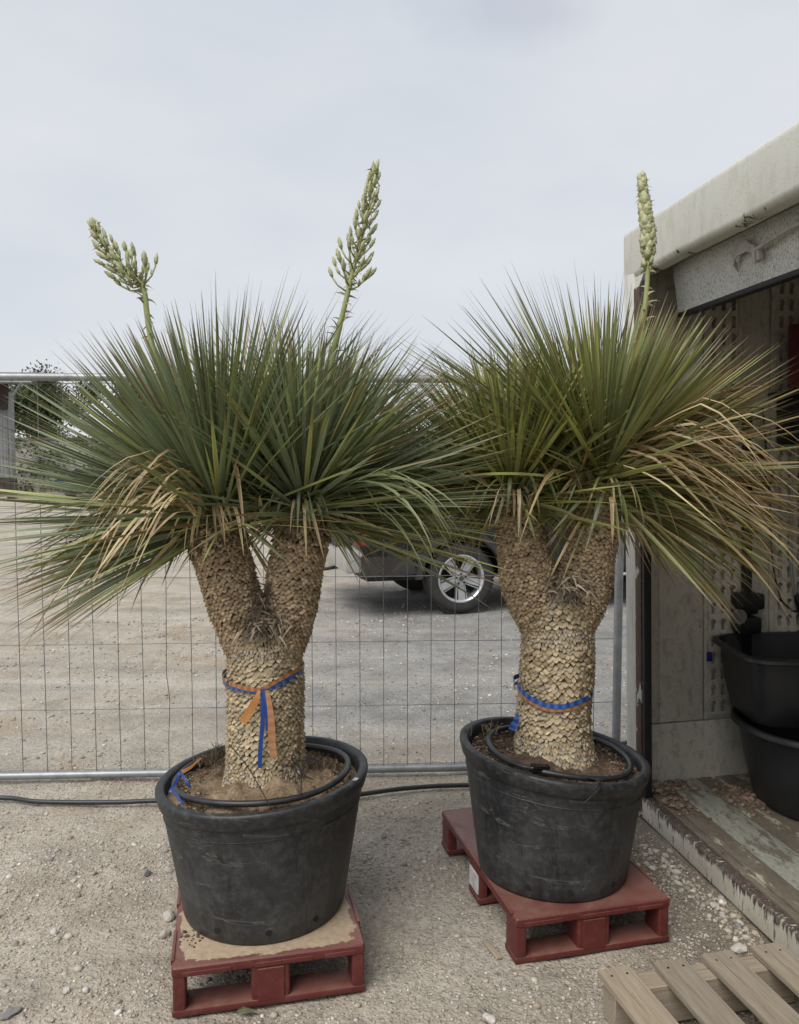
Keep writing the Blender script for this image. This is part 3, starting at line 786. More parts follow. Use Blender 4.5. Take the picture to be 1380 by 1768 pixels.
# ---- flower stalks
def bud_variant(k, ln, rd, fat):
    g = random.Random(k*13+5); n = 8; m = 9; V = []; F = []; CL = []
    for i in range(m+1):
        t = i/m; r_ = rd*(math.sin(math.pi*min(1, t*.92+.08))**.75 if not fat else math.sin(math.pi*(t*.88+.10))**.8)
        for j in range(n):
            a = 2*math.pi*j/n+t*1.3
            rr = r_*(1+.22*math.sin(2.5*a+i*2.1)+g.uniform(-.08, .08))
            V.append((rr*math.cos(a), rr*math.sin(a), t*ln))
            sh = g.uniform(.88, 1.1); c = (.43, .435, .25) if t > .3 else (.28, .31, .13)
            CL.append([x*sh for x in c])
    for i in range(m):
        for j in range(n):
            l = (j+1) % n; F.append((i*n+j, i*n+l, (i+1)*n+l, (i+1)*n+j))
    F.append(tuple(range(m*n, m*n+n)))
    return mesh('flower_bud', V, F, M_BUD, True, CL)
BUDS = [bud_variant(k, .044, .0066, False) for k in range(6)]
FATB = [bud_variant(k+20, .046, .0115, True) for k in range(6)]
def flower_stalk(plant, org, path, r0, n, t0, blen, seed, fat=False, size=1.):
    g = random.Random(seed); org = Vector(org); P = smoothpath(path, 30); m = len(P)
    geos = [tube_geo([p-org for p in P], [r0*(1-.65*i/(m-1)) for i in range(m)], 8)]
    items = []; thin = []
    for i in range(n):
        u = i/(n-1); t = t0+(1-t0)*u**(1.05 if not fat else .9); k = min(int(t*(m-1)), m-2); c = P[k].lerp(P[k+1], t*(m-1)-k)
        ax = (P[k+1]-P[k]).normalized(); e1 = ax.cross(Vector((0, 1, 0))).normalized(); e2 = ax.cross(e1)
        a = i*2.39996+g.uniform(-.3, .3); rad = e1*math.cos(a)+e2*math.sin(a)
        L_ = blen*(1-u)**.8*g.uniform(.75, 1.2)+.004
        d0 = (rad*1.0+ax*(.25+1.0*u)+Vector((0, 0, .15))).normalized(); d1 = (rad*(.55-.40*u)+ax*(.5+.6*u)+Vector((0, 0, .5*(1-u)))).normalized()
        if fat: d1 = (rad*.28*(1-u*.6)+ax).normalized(); L_ = .004
        st = c+rad*(r0*(1-.65*t)*.6); p1 = st+d0*L_*.6; p2 = p1+(d0*.4+d1*.6).normalized()*L_*.5
        if not fat: geos.append(tube_geo([st-org, p1-org, p2-org], [.0032, .0028, .0034], 5))
        items.append((p2-org, d1, g.uniform(.8, 1.15)*(1.08*(1-.30*u) if not fat else 1.3*(1-.38*u**2.5)*min(1, .6+u*3))*size))
        if not fat and g.random() < .8:                       # a second, smaller bud on the same side shoot
            d2 = (d1+Vector((g.uniform(-.5, .5), g.uniform(-.5, .5), .1))).normalized(); items.append((p1-org, d2, g.uniform(.5, .8)*(1-.3*u)*size))
        for _ in range(2 if u < .8 else 1): thin.append((c-org, (rad+ax*g.uniform(-.4, .9)+Vector((g.gauss(0, .4), g.gauss(0, .4), 0))).normalized(), g.uniform(.018, .045)))
    # shrivelled bracts on the bare lower stalk
    for i in range(22):
        t = t0*g.uniform(.35, 1.05); k = min(int(t*(m-1)), m-2); c = P[k]; a = g.uniform(0, 6.28)
        thin.append((c-org, Vector((math.cos(a), math.sin(a)*.6, g.uniform(-.2, .9))).normalized(), g.uniform(.025, .06)))
    v, f = join(geos); st = obj('flower_stalk', v, f, M_BUD, plant, True, col=np.tile(np.array([(.30, .33, .14)]), (len(v), 1)))
    V = []; F = []; CL = []
    for p, d, L_ in thin:
        s = d.cross(Vector((g.gauss(0, 1), g.gauss(0, 1), .3))).normalized(); b = len(V); q = Vector(p); dd = Vector(d); col = tint((.40, .35, .22), g.uniform(.7, 1.2))
        for k in range(5):
            ww = (.0035, .0042, .003, .0016, .0004)[k]*(1.25 if fat else 1); V += [q-s*ww, q+s*ww]; CL += [col, col]
            q = q+dd*L_/4; dd = (dd+Vector((g.gauss(0, .25), g.gauss(0, .25), -.28))).normalized()
        for k in range(4): F.append((b+2*k, b+2*k+1, b+2*k+3, b+2*k+2))
    o = obj('bracts', V, F, M_FIBRE, st, col=CL); o['kind'] = 'stuff'
    for p, d, sc in items:
        o = bpy.data.objects.new('flower_bud', g.choice(FATB if fat else BUDS)); C.objects.link(o); o.parent = st
        o.location = p; o.rotation_euler = d.to_track_quat('Z', 'Y').to_euler(); o.rotation_euler.rotate_axis('Z', g.uniform(0, 6)); o.scale = (sc*1.06, sc*1.06, sc)
    return st
def side_shoot(P, path, n, L_, seed, cols):
    g = np.random.default_rng(seed); pts = smoothpath(path, 20)
    for i in range(n):
        t = i/n; c = pts[int(t*20)]; a = i*2.4+g.normal(0, .3); el = g.uniform(-.1, 1.0)
        d = np.array((math.cos(a)*math.cos(el), math.sin(a)*math.cos(el)*.8, math.sin(el))); s = np.cross(d, (0, 0, 1.)); s /= np.linalg.norm(s)
        col = np.array(cols[g.integers(len(cols))])*g.uniform(.8, 1.2)
        P.append((np.array(c), d, s, L_*g.uniform(.6, 1.2), .012, g.uniform(.1, .6), 9., (0, 0, -1), col, g.uniform(.6, .95), g.uniform(-.5, .5)))
# ------------------------------------------------------------------ left yucca
orgL = (POT_L[0], POT_L[1], .155+PHL-.03)
YL = 2.665
def pl(x, y, Y=YL): return tuple(atY(x, y, Y))
plantL = empty('yucca_plant', orgL, 'left yucca with two crowns, two flower spikes and long tan leaves drooping at its left', 'plant', 'potted yuccas')
trunkL = plant_trunk(plantL, orgL, [
    dict(path=[pl(460, 1345), pl(459, 1300), pl(459, 1200), pl(458, 1120), pl(458, 1070)], rad=[.140, .124, .116, .117, .112, .075], zone=lambda u, g: 3 if (u < .16 or u > .80) else 0),
    dict(path=[pl(436, 1130), pl(425, 1085), pl(405, 1036), pl(387, 974), pl(371, 912), pl(364, 855)], rad=[.074, .086, .087, .085, .088, .094, .05], zone=lambda u, g: 2 if u > .74+g.uniform(-.10, .10) else 1),
    dict(path=[pl(478, 1130), pl(491, 1085), pl(503, 1036), pl(512, 974), pl(525, 912), pl(529, 855)], rad=[.070, .082, .085, .084, .084, .086, .05], zone=lambda u, g: 2 if u > .76+g.uniform(-.10, .10) else 1)], 5, ks=.68)
fibres(plantL, orgL, pl(455, 1078, 2.57), (.040, .02, .016), 260, .045, [(.30, .24, .17), (.40, .33, .24), (.17, .13, .09)], 3)
fibres(plantL, orgL, pl(462, 1040, 2.60), (.02, .02, .03), 120, .05, [(.12, .09, .065), (.22, .17, .12)], 4)
hA = dict(at=pl(374, 872, 2.64), axis=(-.36, -.10, .93), n=1300, L=.84, tmax=99, w=.0135, dr=1.0, keep=lambda d, g: not (d[0] > .45 and d[2] < .15 and g.random() < .8), dry=.015)
hB = dict(at=pl(528, 858, 2.63), axis=(.16, -.08, .98), n=1080, L=.72, tmax=99, w=.0135, dr=1.1, keep=lambda d, g: not ((d[0] < -.4 and d[2] < .1 and g.random() < .8) or (d[0] > .3 and d[2] < -.04 and g.random() < .65)), dry=.02)
hC = dict(at=pl(500, 840, 2.82), axis=(-.22, .15, .96), n=220, L=.68, tmax=75, w=.013, dry=.01)
PL = grow([hA, hB, hC], 21)
g = random.Random(4)
TANC = [(.44, .355, .245), (.36, .285, .19), (.50, .41, .295), (.29, .225, .155)]
for i in range(44):     # long dead leaves arching out over the left side
    c = np.array(pl(366, 862, 2.55))+np.array((g.uniform(-.06, .02), -.03, g.uniform(-.05, .07)))
    drooper(PL, c, 180+g.uniform(18, 84), g.uniform(5, 45), g.uniform(.26, .52), g.uniform(.18, .5), (-.75+g.uniform(-.15, .45), -.15, -.85+g.uniform(-.15, .25)), tint(g.choice(TANC), g.uniform(.7, 1.1)), .0115, .8)
for (az, el, L_, k0) in ((250, 25, .22, .25), (262, 30, .27, .2), (275, 20, .22, .25), (292, 35, .26, .3), (305, 30, .30, .3), (235, 30, .25, .2), (320, 30, .24, .25)):
    drooper(PL, pl(368, 895, 2.62), az, el, L_, k0, (math.cos(R(az))*.25, -.12, -1), g.choice(TANC), .0125, .3)
for (az, el, L_, k0, c) in ((262, 40, .20, .3, 0), (276, 30, .27, .22, 0), (300, 55, .22, .3, 1), (320, 45, .3, .3, 1), (330, 40, .36, .4, 0), (350, 40, .38, .5, 1), (245, 50, .2, .3, 1)):
    drooper(PL, pl(526, 885, 2.62), az, el, L_, k0, (math.cos(R(az))*.5, -.1, -1), TANC[0] if c == 0 else (.10, .135, .085), .0125, .3)
for i in range(120):     # dense low fan of green leaves at the left
    c = np.array(pl(372, 874, 2.62)); drooper(PL, c, 180+g.uniform(-45, 24), g.uniform(-27, 14), g.uniform(.46, .66), 9, (0, 0, -1), tint(g.choice([(.14, .165, .09), (.16, .175, .07), (.13, .165, .10), (.20, .175, .10)]), g.uniform(.75, 1.2)), .0145, g.uniform(.25, .7), g.uniform(.68, .95))
for i in range(34):     # green leaves sweeping out to the right, above the pick-up
    c = np.array(pl(532, 862, 2.60)); drooper(PL, c, -g.uniform(-12, 48), g.uniform(8, 36), g.uniform(.5, .66), 9, (0, 0, -1), tint((.15, .18, .11), g.uniform(.8, 1.25)), .0135, g.uniform(1.0, 1.9), g.uniform(.8, .95))
def skirt(P, c, n, seed, l0, l1, cols, spread=95):
    g = random.Random(seed)
    for i in range(n):
        az = 270+g.uniform(-spread, spread); el = g.uniform(-5, 48)
        drooper(P, np.array(c)+np.array((g.uniform(-.015, .015), 0, g.uniform(-.02, .03))), az, el, g.uniform(l0, l1), g.uniform(.16, .42), (math.cos(R(az))*g.uniform(.4, 1.1), -.15, -g.uniform(.5, 1.2)), tint(g.choice(cols), g.uniform(.7, 1.2)), .0135, .4, g.uniform(.75, .97))
def sides(P, c, n, seed, l0, l1, cols, lr=.5):
    # stiff lower leaves radiating down and out on both sides of the stem top
    g = random.Random(seed)
    for i in range(n):
        az = (180 if g.random() < lr else 360)+g.uniform(-38, 38); el = -g.uniform(8, 62)
        drooper(P, np.array(c)+np.array((g.uniform(-.02, .02), 0, g.uniform(-.03, .02))), az, el, g.uniform(l0, l1)*(1-.35*(-el/62)), 9, (0, 0, -1), tint(g.choice(cols), g.uniform(.65, 1.2)), .0135, g.uniform(.05, .35), g.uniform(.7, .96))
GRC = [(.13, .165, .105), (.17, .205, .15), (.11, .14, .085), (.21, .22, .10)]
skirt(PL, pl(370, 878, 2.62), 26, 71, .12, .24, GRC+TANC); skirt(PL, pl(528, 868, 2.62), 34, 72, .12, .27, GRC+GRC[:2]+TANC[:2])
sides(PL, pl(371, 880, 2.63), 54, 81, .22, .48, GRC+TANC[:2], .72); sides(PL, pl(528, 872, 2.63), 60, 82, .20, .44, GRC+TANC[:2], .35)
side_shoot(PL, [pl(452, 900, 2.50), pl(446, 800, 2.46), pl(440, 715, 2.45)], 70, .105, 5, [(.12, .145, .06), (.15, .17, .06), (.27, .21, .12), (.10, .12, .05)])
put_leaves(PL, plantL, orgL)
flower_stalk(plantL, orgL, [pl(330, 800, 2.70), pl(285, 670, 2.72), pl(266, 612, 2.72), pl(254, 542, 2.72), pl(250, 505, 2.72), pl(240, 486, 2.72), pl(222, 468, 2.72), pl(199, 450, 2.72), pl(180, 423, 2.72), pl(163, 392, 2.72)], .0125, 58, .47, .068, 3)
flower_stalk(plantL, orgL, [pl(548, 760, 2.68), pl(570, 640, 2.68), pl(584, 575, 2.68), pl(599, 513, 2.68), pl(613, 454, 2.68), pl(627, 399, 2.68), pl(640, 349, 2.68), pl(647, 294, 2.68)], .0115, 60, .45, .060, 9)
# ------------------------------------------------------------------ right yucca
orgR = (POT_R[0], POT_R[1], .155+PHR-.03)
YR = 2.90
def pr(x, y, Y=YR): return tuple(atY(x, y, Y))
plantR = empty('yucca_plant', orgR, 'right yucca with one flower spike and many brown leaves reaching into the white box', 'plant', 'potted yuccas')
trunkR = plant_trunk(plantR, orgR, [
    dict(path=[pr(958, 1318), pr(956, 1280), pr(956, 1230), pr(962, 1150), pr(962, 1080), pr(962, 1015)], rad=[.150, .138, .128, .122, .124, .122, .115, .09], zone=lambda u, g: 3 if (u < .20 or .68 < u < .80) else (4 if u > .95 else 0)),
    dict(path=[pr(938, 1085), pr(927, 1040), pr(914, 1000), pr(906, 965), pr(897, 912), pr(888, 850)], rad=[.07, .094, .101, .097, .086, .075, .05], zone=lambda u, g: 1),
    dict(path=[pr(985, 1085), pr(1000, 1040), pr(1008, 1000), pr(1014, 965), pr(1028, 912), pr(1038, 845)], rad=[.07, .089, .097, .095, .086, .081, .05], zone=lambda u, g: 1)], 9, ks=.80)
fibres(plantR, orgR, pr(985, 1010, 2.79), (.035, .02, .022), 240, .05, [(.28, .225, .165), (.38, .31, .23), (.15, .12, .085)], 13)
hD = dict(at=pr(882, 842, 2.87), axis=(-.22, -.10, .96), ca=(.165, .195, .085), cc=(.25, .28, .15), n=1080, L=.655, tmax=105, w=.0135, dr=1.1, yellow=.35, dry=.02, keep=lambda d, g: not ((d[0] > .5 and d[2] < 0 and g.random() < .7) or (d[0] < -.3 and d[2] < -.12 and g.random() < .6)))
hE = dict(at=pr(1045, 812, 2.86), axis=(.30, -.12, .94), ca=(.155, .185, .095), cc=(.24, .265, .16), n=1340, L=.81, tmax=114, w=.0145, dr=1.15, yellow=.2, dry=.04, dryside=np.array((.93, -.2, .25)), dryk=.55, keep=lambda d, g: not (d[0] < -.4 and d[2] < .1 and g.random() < .8))
hF = dict(at=pr(1003, 800, 3.08), axis=(-.28, .10, .95), ca=(.17, .20, .08), cc=(.26, .29, .14), n=300, L=.70, tmax=75, w=.013, yellow=.35, dry=.03)
PR = grow([hD, hE, hF], 33)
g = random.Random(8)
for i in range(72):     # tan leaves arching to the right, in front of the open box
    c = np.array(pr(1050, 815, 2.78))+np.array((g.uniform(-.02, .06), -.03, g.uniform(-.03, .12)))
    drooper(PR, c, -g.uniform(8, 66), g.uniform(-12, 36), g.uniform(.44, .68), g.uniform(.25, .6), (.75+g.uniform(-.35, .25), -.15, -.62+g.uniform(-.3, .2)), tint(g.choice(TANC), g.uniform(.62, 1.0)), .0125, .8)
for i in range(30):
    c = np.array(pr(1050, 825, 2.84)); drooper(PR, c, -g.uniform(-5, 50), g.uniform(-22, 12), g.uniform(.55, .76), 9, (0, 0, -1), tint(g.choice([(.17, .165, .06), (.24, .19, .10), (.13, .15, .06)]), g.uniform(.8, 1.2)), .0145, g.uniform(.5, 1.1), g.uniform(.6, .85))
for i in range(26):     # brown fan at mid height
    c = np.array(pr(1050, 800, 2.83)); drooper(PR, c, -g.uniform(2, 34), g.uniform(24, 50), g.uniform(.42, .62), 9, (0, 0, -1), tint(((.15, .105, .062)), g.uniform(.7, 1.2)), .016, g.uniform(.5, 1.0))
for (az, el, L_, k0, c) in ((268, 10, .27, .2, 0), (280, 20, .3, .2, 1), (300, 30, .34, .3, 1), (310, 20, .38, .35, 0), (290, 35, .30, .3, 1), (250, 25, .2, .25, 1), (320, 25, .42, .4, 1)):
    drooper(PR, pr(1040, 860, 2.84), az, el, L_, k0, (math.cos(R(az))*.5, -.1, -1), TANC[1] if c == 0 else (.12, .145, .065), .0135, .4, .85)
for (az, el, L_, k0, c) in ((260, 45, .26, .3, 1), (285, 45, .30, .3, 1), (300, 50, .34, .35, 1), (320, 45, .36, .4, 1), (335, 50, .33, .4, 1), (240, 40, .26, .25, 1), (222, 40, .38, .3, 2), (212, 35, .42, .35, 0), (205, 40, .46, .4, 2), (230, 30, .34, .3, 2), (275, 20, .16, .3, 0)):
    drooper(PR, pr(884, 856, 2.84), az, el, L_, k0, (math.cos(R(az))*.5, -.1, -1), (TANC[1], (.125, .155, .08), (.21, .19, .055))[c], .0135, .4, .85)
for i in range(64):     # yellowing leaves sweeping left between the two plants
    c = np.array(pr(872, 852, 2.84)); drooper(PR, c, 180+g.uniform(-20, 40), g.uniform(-8, 30), g.uniform(.42, .56), 9, (0, 0, -1), tint(g.choice([(.22, .205, .075), (.18, .195, .09), (.15, .18, .09)]), g.uniform(.75, 1.2)), .0135, g.uniform(.5, 1.2), g.uniform(.6, .9))
skirt(PR, pr(884, 852, 2.85), 46, 73, .14, .32, GRC+[(.24, .23, .09)]+TANC[:1], 115); skirt(PR, pr(1040, 850, 2.85), 34, 74, .14, .34, GRC+TANC[:3], 90)
YGC = [(.19, .20, .08), (.16, .18, .08), (.24, .22, .09)]
sides(PR, pr(884, 860, 2.86), 64, 83, .20, .46, GRC[:2]+YGC, .6); sides(PR, pr(1041, 852, 2.86), 84, 84, .24, .56, YGC+TANC, .25)
side_shoot(PR, [pr(1000, 860, 2.74), pr(1004, 790, 2.70), pr(1000, 730, 2.70)], 60, .12, 6, [(.27, .20, .11), (.20, .145, .075), (.15, .16, .055), (.33, .26, .15)])
side_shoot(PR, [pr(905, 900, 2.74), pr(960, 800, 2.72)], 26, .13, 7, [(.14, .155, .06), (.12, .145, .06), (.27, .2, .11)])
put_leaves(PR, plantR, orgR)
flower_stalk(plantR, orgR, [pr(1085, 700, 2.88), pr(1105, 590, 2.88), pr(1116, 511, 2.88), pr(1119, 443, 2.88), pr(1119, 404, 2.88), pr(1114, 359, 2.88), pr(1109, 316, 2.88)], .012, 62, .44, .03, 17, True, .98)
# ================================================================== RIBBONS, STRINGS, SMALL THINGS
BLUE = [(.014, .055, .25), (.05, .14, .40)]; ORNG = [(.44, .20, .085), (.29, .125, .06)]
def strip_geo(pts, nrm, w_, cols, every=2, V=None):
    V = []; F = []; CL = []
    for i, (p, n_) in enumerate(zip(pts, nrm)):
        a = pts[min(i+1, len(pts)-1)]-pts[max(i-1, 0)]; s = a.cross(n_).normalized(); ww = 1.45*(w_[i] if hasattr(w_, '__len__') else w_)
        c = cols[(i//every) % len(cols)]
        V += [p-s*ww/2, p+s*ww/2]; CL += [c, c]
    for i in range(len(pts)-1): F.append((2*i, 2*i+1, 2*i+3, 2*i+2))
    return V, F, CL
def band(px, Y0, cx, rad, off, w_, cols, every=2, n=44):
    """band hugging the trunk, following photographed pixels of its front run"""
    pts = []; nr = []; path = smoothpath([(a, b, 0) for a, b in px], n)
    for q in path:
        # meet the cylinder of the trunk
        r_ = ray(q.x, q.y); o = Vector((0, 0, H)); dx = o.x-cx; dy = o.y-Y0
        A = r_.x**2+r_.y**2; B = 2*(dx*r_.x+dy*r_.y); Cc = dx*dx+dy*dy-(rad+off)**2; D = B*B-4*A*Cc
        t = (-B-math.sqrt(max(0, D)))/(2*A); p = o+r_*t
        nn = Vector((p.x-cx, p.y-Y0, 0)).normalized(); pts.append(p); nr.append(nn)
    # carry on round the back
    a0 = math.atan2(pts[0].y-Y0, pts[0].x-cx); a1 = math.atan2(pts[-1].y-Y0, pts[-1].x-cx); z0, z1 = pts[0].z, pts[-1].z
    if a0 < 0: a0 += 2*math.pi
    if a1 < -math.pi/2: a1 += 2*math.pi
    m = 24; back = []
    for i in range(1, m):
        u = i/m; a = a1+(a0-a1)*u; back.append(Vector((cx+(rad+off)*math.cos(a), Y0+(rad+off)*math.sin(a), z1+(z0-z1)*u)))
    for p in back: pts.append(p); nr.append(Vector((p.x-cx, p.y-Y0, 0)).normalized())
    return strip_geo(pts, nr, w_, cols, every)
def solid(name, parts, mat, label, cat, group=None):
    V = []; F = []; CL = []
    for v, f, c in parts:
        b = len(V); V += list(v); CL += list(c); F += [tuple(i+b for i in q_) for q_ in f]
    o = obj(name, V, F, mat, None, False, CL)
    md = o.modifiers.new('thick', 'SOLIDIFY'); md.thickness = .0005
    tag(o, label, cat, group); return o
def tail(a, b, Ya, Yb, w_, cols, every, bend=.004, n=16):
    p0 = atY(*a, Ya); p1 = atY(*b, Yb); pts = []; nr = []
    for i in range(n+1):
        u = i/n; p = p0.lerp(p1, u)+Vector((bend*math.sin(u*5), -.006*math.sin(u*3.1), 0)); pts.append(p); nr.append(Vector((.25*math.sin(u*4), -1, 0)))
    return strip_geo(pts, nr, w_, cols, every)
cxl = orgL[0]+.003
fL = 2.665-.121-.017
solid('ribbon', [band([(396, 1186), (410, 1189), (430, 1192), (452, 1192), (475, 1185), (497, 1174), (522, 1160)], 2.665, cxl, .121, .014, .011, BLUE),
                 tail((453, 1190), (451, 1326), fL, fL-.01, .0095, [BLUE[0]], 2), tail((457, 1190), (466, 1262), fL-.003, fL-.008, .010, BLUE[:1], 2)],
      M_RIB, 'blue ribbon tied round the left trunk with two hanging tails', 'ribbon', 'blue ribbons')
solid('ribbon', [band([(396, 1180), (410, 1185), (430, 1190), (452, 1190), (475, 1178), (497, 1166), (522, 1152)], 2.665, cxl, .121, .0165, .009, ORNG),
                 tail((448, 1192), (421, 1248), fL-.006, fL-.012, [.006+.011*min(1, i/6) for i in range(17)], [(.52, .24, .075), (.50, .22, .065)], 4), tail((461, 1192), (475, 1308), fL-.005, fL-.012, [.009+.007*min(1, i/9) for i in range(17)], [(.36, .17, .08), (.46, .235, .12)], 1)],
      M_RIB, 'orange ribbon knotted round the left trunk, one tail striped', 'ribbon', 'orange ribbons')
cxr = orgR[0]-.004
solid('ribbon', [band([(893, 1180), (902, 1194), (920, 1208), (945, 1218), (970, 1220), (995, 1214), (1019, 1203)], 2.90, cxr, .131, .014, .012, BLUE)],
      M_RIB, 'blue ribbon slung low round the right trunk, striped on the right', 'ribbon', 'blue ribbons')
solid('ribbon', [band([(895, 1192), (905, 1204), (922, 1216), (945, 1225), (970, 1226), (995, 1221), (1019, 1211)], 2.90, cxr, .131, .012, .0085, ORNG)],
      M_RIB, 'orange ribbon just under the blue one on the right trunk', 'ribbon', 'orange ribbons')
solid('ribbon', [tail((892, 1232), (886, 1260), 2.86, 2.85, [.006+.012*min(1, i/10) for i in range(17)], BLUE, 3)], M_RIB, 'short blue ribbon end sticking out left of the right trunk', 'ribbon', 'blue ribbons')
solid('ribbon', [tail((309, 1334), (296, 1368), 2.52, 2.47, .0065, [BLUE[0]], 3), tail((309, 1334), (332, 1358), 2.52, 2.50, .006, [BLUE[0]], 3, .006), tail((297, 1364), (320, 1389), 2.47, 2.41, .005, [BLUE[0]], 3)], M_RIB, 'blue ribbon tied at the left rim of the left pot', 'ribbon', 'blue ribbons')
solid('ribbon', [tail((314, 1333), (350, 1309), 2.52, 2.56, [.009*(1-.7*i/16) for i in range(17)], [ORNG[0]], 3)], M_RIB, 'orange ribbon scrap pointing up from the rim of the left pot', 'ribbon', 'orange ribbons')
def string(pixs, Ys, r_, label, lift=0, n=40):
    P = [atY(a, b, y_) for (a, b), y_ in zip(pixs, Ys)]
    o = tube('string', smoothpath(P, n), r_, M_STRING, None, 6); tag(o, label, 'string', 'black strings in the pots'); return o
string([(396, 1285), (425, 1320), (450, 1362), (466, 1392)], [2.54, 2.48, 2.41, 2.37], .0018, 'thin black string running from the left trunk down to the pot rim')
string([(520, 1372), (519, 1330), (505, 1312), (507, 1302), (515, 1318), (526, 1338), (540, 1345), (515, 1336), (508, 1318), (520, 1312), (548, 1316), (530, 1306), (521, 1340)], [2.44, 2.50, 2.50, 2.5, 2.49, 2.47, 2.46, 2.47, 2.49, 2.5, 2.5, 2.5, 2.48], .0021, 'tangle of black string right of the left trunk', n=90)
string([(992, 1338), (1022, 1344), (1035, 1350), (1031, 1366), (1022, 1374), (1008, 1388)], [2.66, 2.625, 2.60, 2.535, 2.535, 2.53], .0028, 'black string knotted over the front rim of the right pot')
string([(1014, 1343), (1028, 1346), (1036, 1358), (1028, 1368), (1034, 1352), (1040, 1346), (1022, 1346)], [2.65, 2.62, 2.545, 2.54, 2.55, 2.62, 2.64], .0025, 'small black string knot on the front rim of the right pot', n=50)
# black plastic clamp with metal pin
t = empty('plastic_plug', atY(932, 1327, 2.665), 'small black plastic plug with a metal pin on the soil of the right pot', 'plug', rot=(R(8), R(4), R(14)))
bm = bmesh.new(); box(bm, (-.030, -.014, -.014), (.022, .014, .014), .004); box(bm, (-.026, -.016, -.009), (.004, -.0135, .009), .001)
box(bm, (.020, -.012, -.017), (.034, .012, .013), .005); bobj('plug_body', bm, simple('glossy_black_plastic', (.010, .010, .011), .25, .2, 10, 0), t, auto=35)
tube('pin', [(-.030, 0, .002), (-.052, 0, .004)], .0042, simple('bright_metal', (.6, .6, .6), .25, .1, 10, 0, metal=1), t, 10)
# weeds in the left pot
def weed(c, n, ln, seed, label, col):
    g = random.Random(seed); V = []; F = []; CL = []
    for i in range(n):
        p = Vector((g.gauss(0, .028), g.gauss(0, .014), 0)); d = Vector((g.gauss(0, .6), g.gauss(0, .4), 1)).normalized(); L_ = ln*g.uniform(.5, 1.2)
        cc = tint(g.choice(col), g.uniform(.6, 1.3))
        for k in range(7):
            q_ = p+d*L_*k/7; e = (d+Vector((g.gauss(0, .9), g.gauss(0, .9), g.gauss(0, .4)))).normalized(); s = e.cross(Vector((0, 1, .2))).normalized()*.0018; b = len(V); l2 = ln*.32*g.uniform(.5, 1.2)
            V += [q_-s, q_+s, q_+e*l2+s*.3, q_+e*l2-s*.3]; F.append((b, b+1, b+2, b+3)); CL += [cc]*4
        s = Vector((.0012, 0, 0)); b = len(V); V += [p-s, p+s, p+d*L_+s, p+d*L_-s]; F.append((b, b+1, b+2, b+3)); CL += [cc]*4
    o = obj('weed', V, F, M_FIBRE, col=CL, loc=c); tag(o, label, 'weed'); return o
GW = [(.085, .085, .045), (.12, .105, .06), (.06, .065, .035)]; RW = [(.14, .085, .06), (.10, .07, .05), (.19, .14, .09)]
weed(atY(384, 1316, 2.74), 34, .065, 1, 'scrubby grey green weed behind the left trunk inside the left pot', GW)
weed(atY(362, 1322, 2.66), 22, .05, 2, 'dry reddish weed at the left inside the left pot', RW)
weed(atY(565, 1330, 2.72), 26, .04, 3, 'dry grass tuft at the right inside the left pot', [(.20, .15, .09), (.12, .09, .06)])
weed(atY(842, 1268, 3.0), 14, .05, 4, 'wispy dry weed at the back left inside the right pot', [(.22, .17, .12), (.15, .11, .08)])
# ================================================================== HOSE ON THE GROUND AND FENCE
hp = [(-3.2, 3.66, .011), (-2.4, 3.80, .011), (-1.96, 3.836, .012), (-1.75, 3.79, .012), (-1.4, 3.785, .011), (-1.155, 3.802, .012), (-.8, 3.79, .011), (-.3, 3.85, .012), (.03, 3.95, .012), (.35, 3.99, .012), (.8, 3.97, .012), (1.02, 3.95, .012), (1.10, 4.15, .012), (1.3, 4.6, .012), (2.2, 4.8, .012)]
tag(tube('hose', smoothpath(hp, 90), .0115, M_HOSE, None, 10), 'long black hose lying on the gravel in front of the mesh fence', 'hose')
A = Vector((1.165, 4.222, 0)); Bf = Vector((-2.33, 4.05, 0)); e = (Bf-A).normalized(); fl = (Bf-A).length
fe = empty('mesh_fence', A, 'galvanised mobile mesh fence panel behind both yuccas', 'fence', rot=(0, 0, math.atan2(e.y, e.x)))
FH = 2.085
tube('post', [(0, 0, -.0), (0, 0, FH+.03)], .0225, M_GALV, fe, 14)
tube('post', [(fl, 0, 0), (fl, 0, FH+.03)], .0225, M_GALV, fe, 14)
tube('rail', [(.02, 0, .03), (fl-.02, 0, .03)], .020, M_GALV, fe, 14)
tube('rail', [(.02, 0, FH), (fl-.02, 0, FH)], .020, M_GALV, fe, 14)
nw = 28
for i in range(1, nw):
    x = fl*i/nw; j = rnd.uniform(-.002, .002)
    pts = [(x+j, -.0, .045), (x, 0, .5), (x+rnd.uniform(-.003, .003), 0, 1.0), (x, 0, 1.60), (x, .022, 1.65), (x, 0, 1.70), (x, 0, FH-.015)]
    if i == 19: pts = [(x, 0, .045), (x, 0, .2), (x-.01, .002, .42), (x+.006, 0, .56), (x, 0, 1.0), (x, 0, 1.6), (x, .022, 1.65), (x, 0, 1.7), (x, 0, FH-.015)]
    tube('wire', pts, .0019, M_WIRE, fe, 6)
for z_ in (.055, .373, .715, 1.06, 1.40, 1.63, 1.67, 1.755, FH-.03):
    yy = -.0035
    pts = [(fl*i/28, yy+(.022 if 1.64 < z_ < 1.66 else 0), z_+rnd.uniform(-.0015, .0015)) for i in range(29)]; pts[0] = (.02, yy, z_); tube('wire', pts, .0019, M_WIRE, fe, 6)
A2 = Vector((-2.42, 4.03, 0)); e2 = Vector((-1, -.12, 0)).normalized()
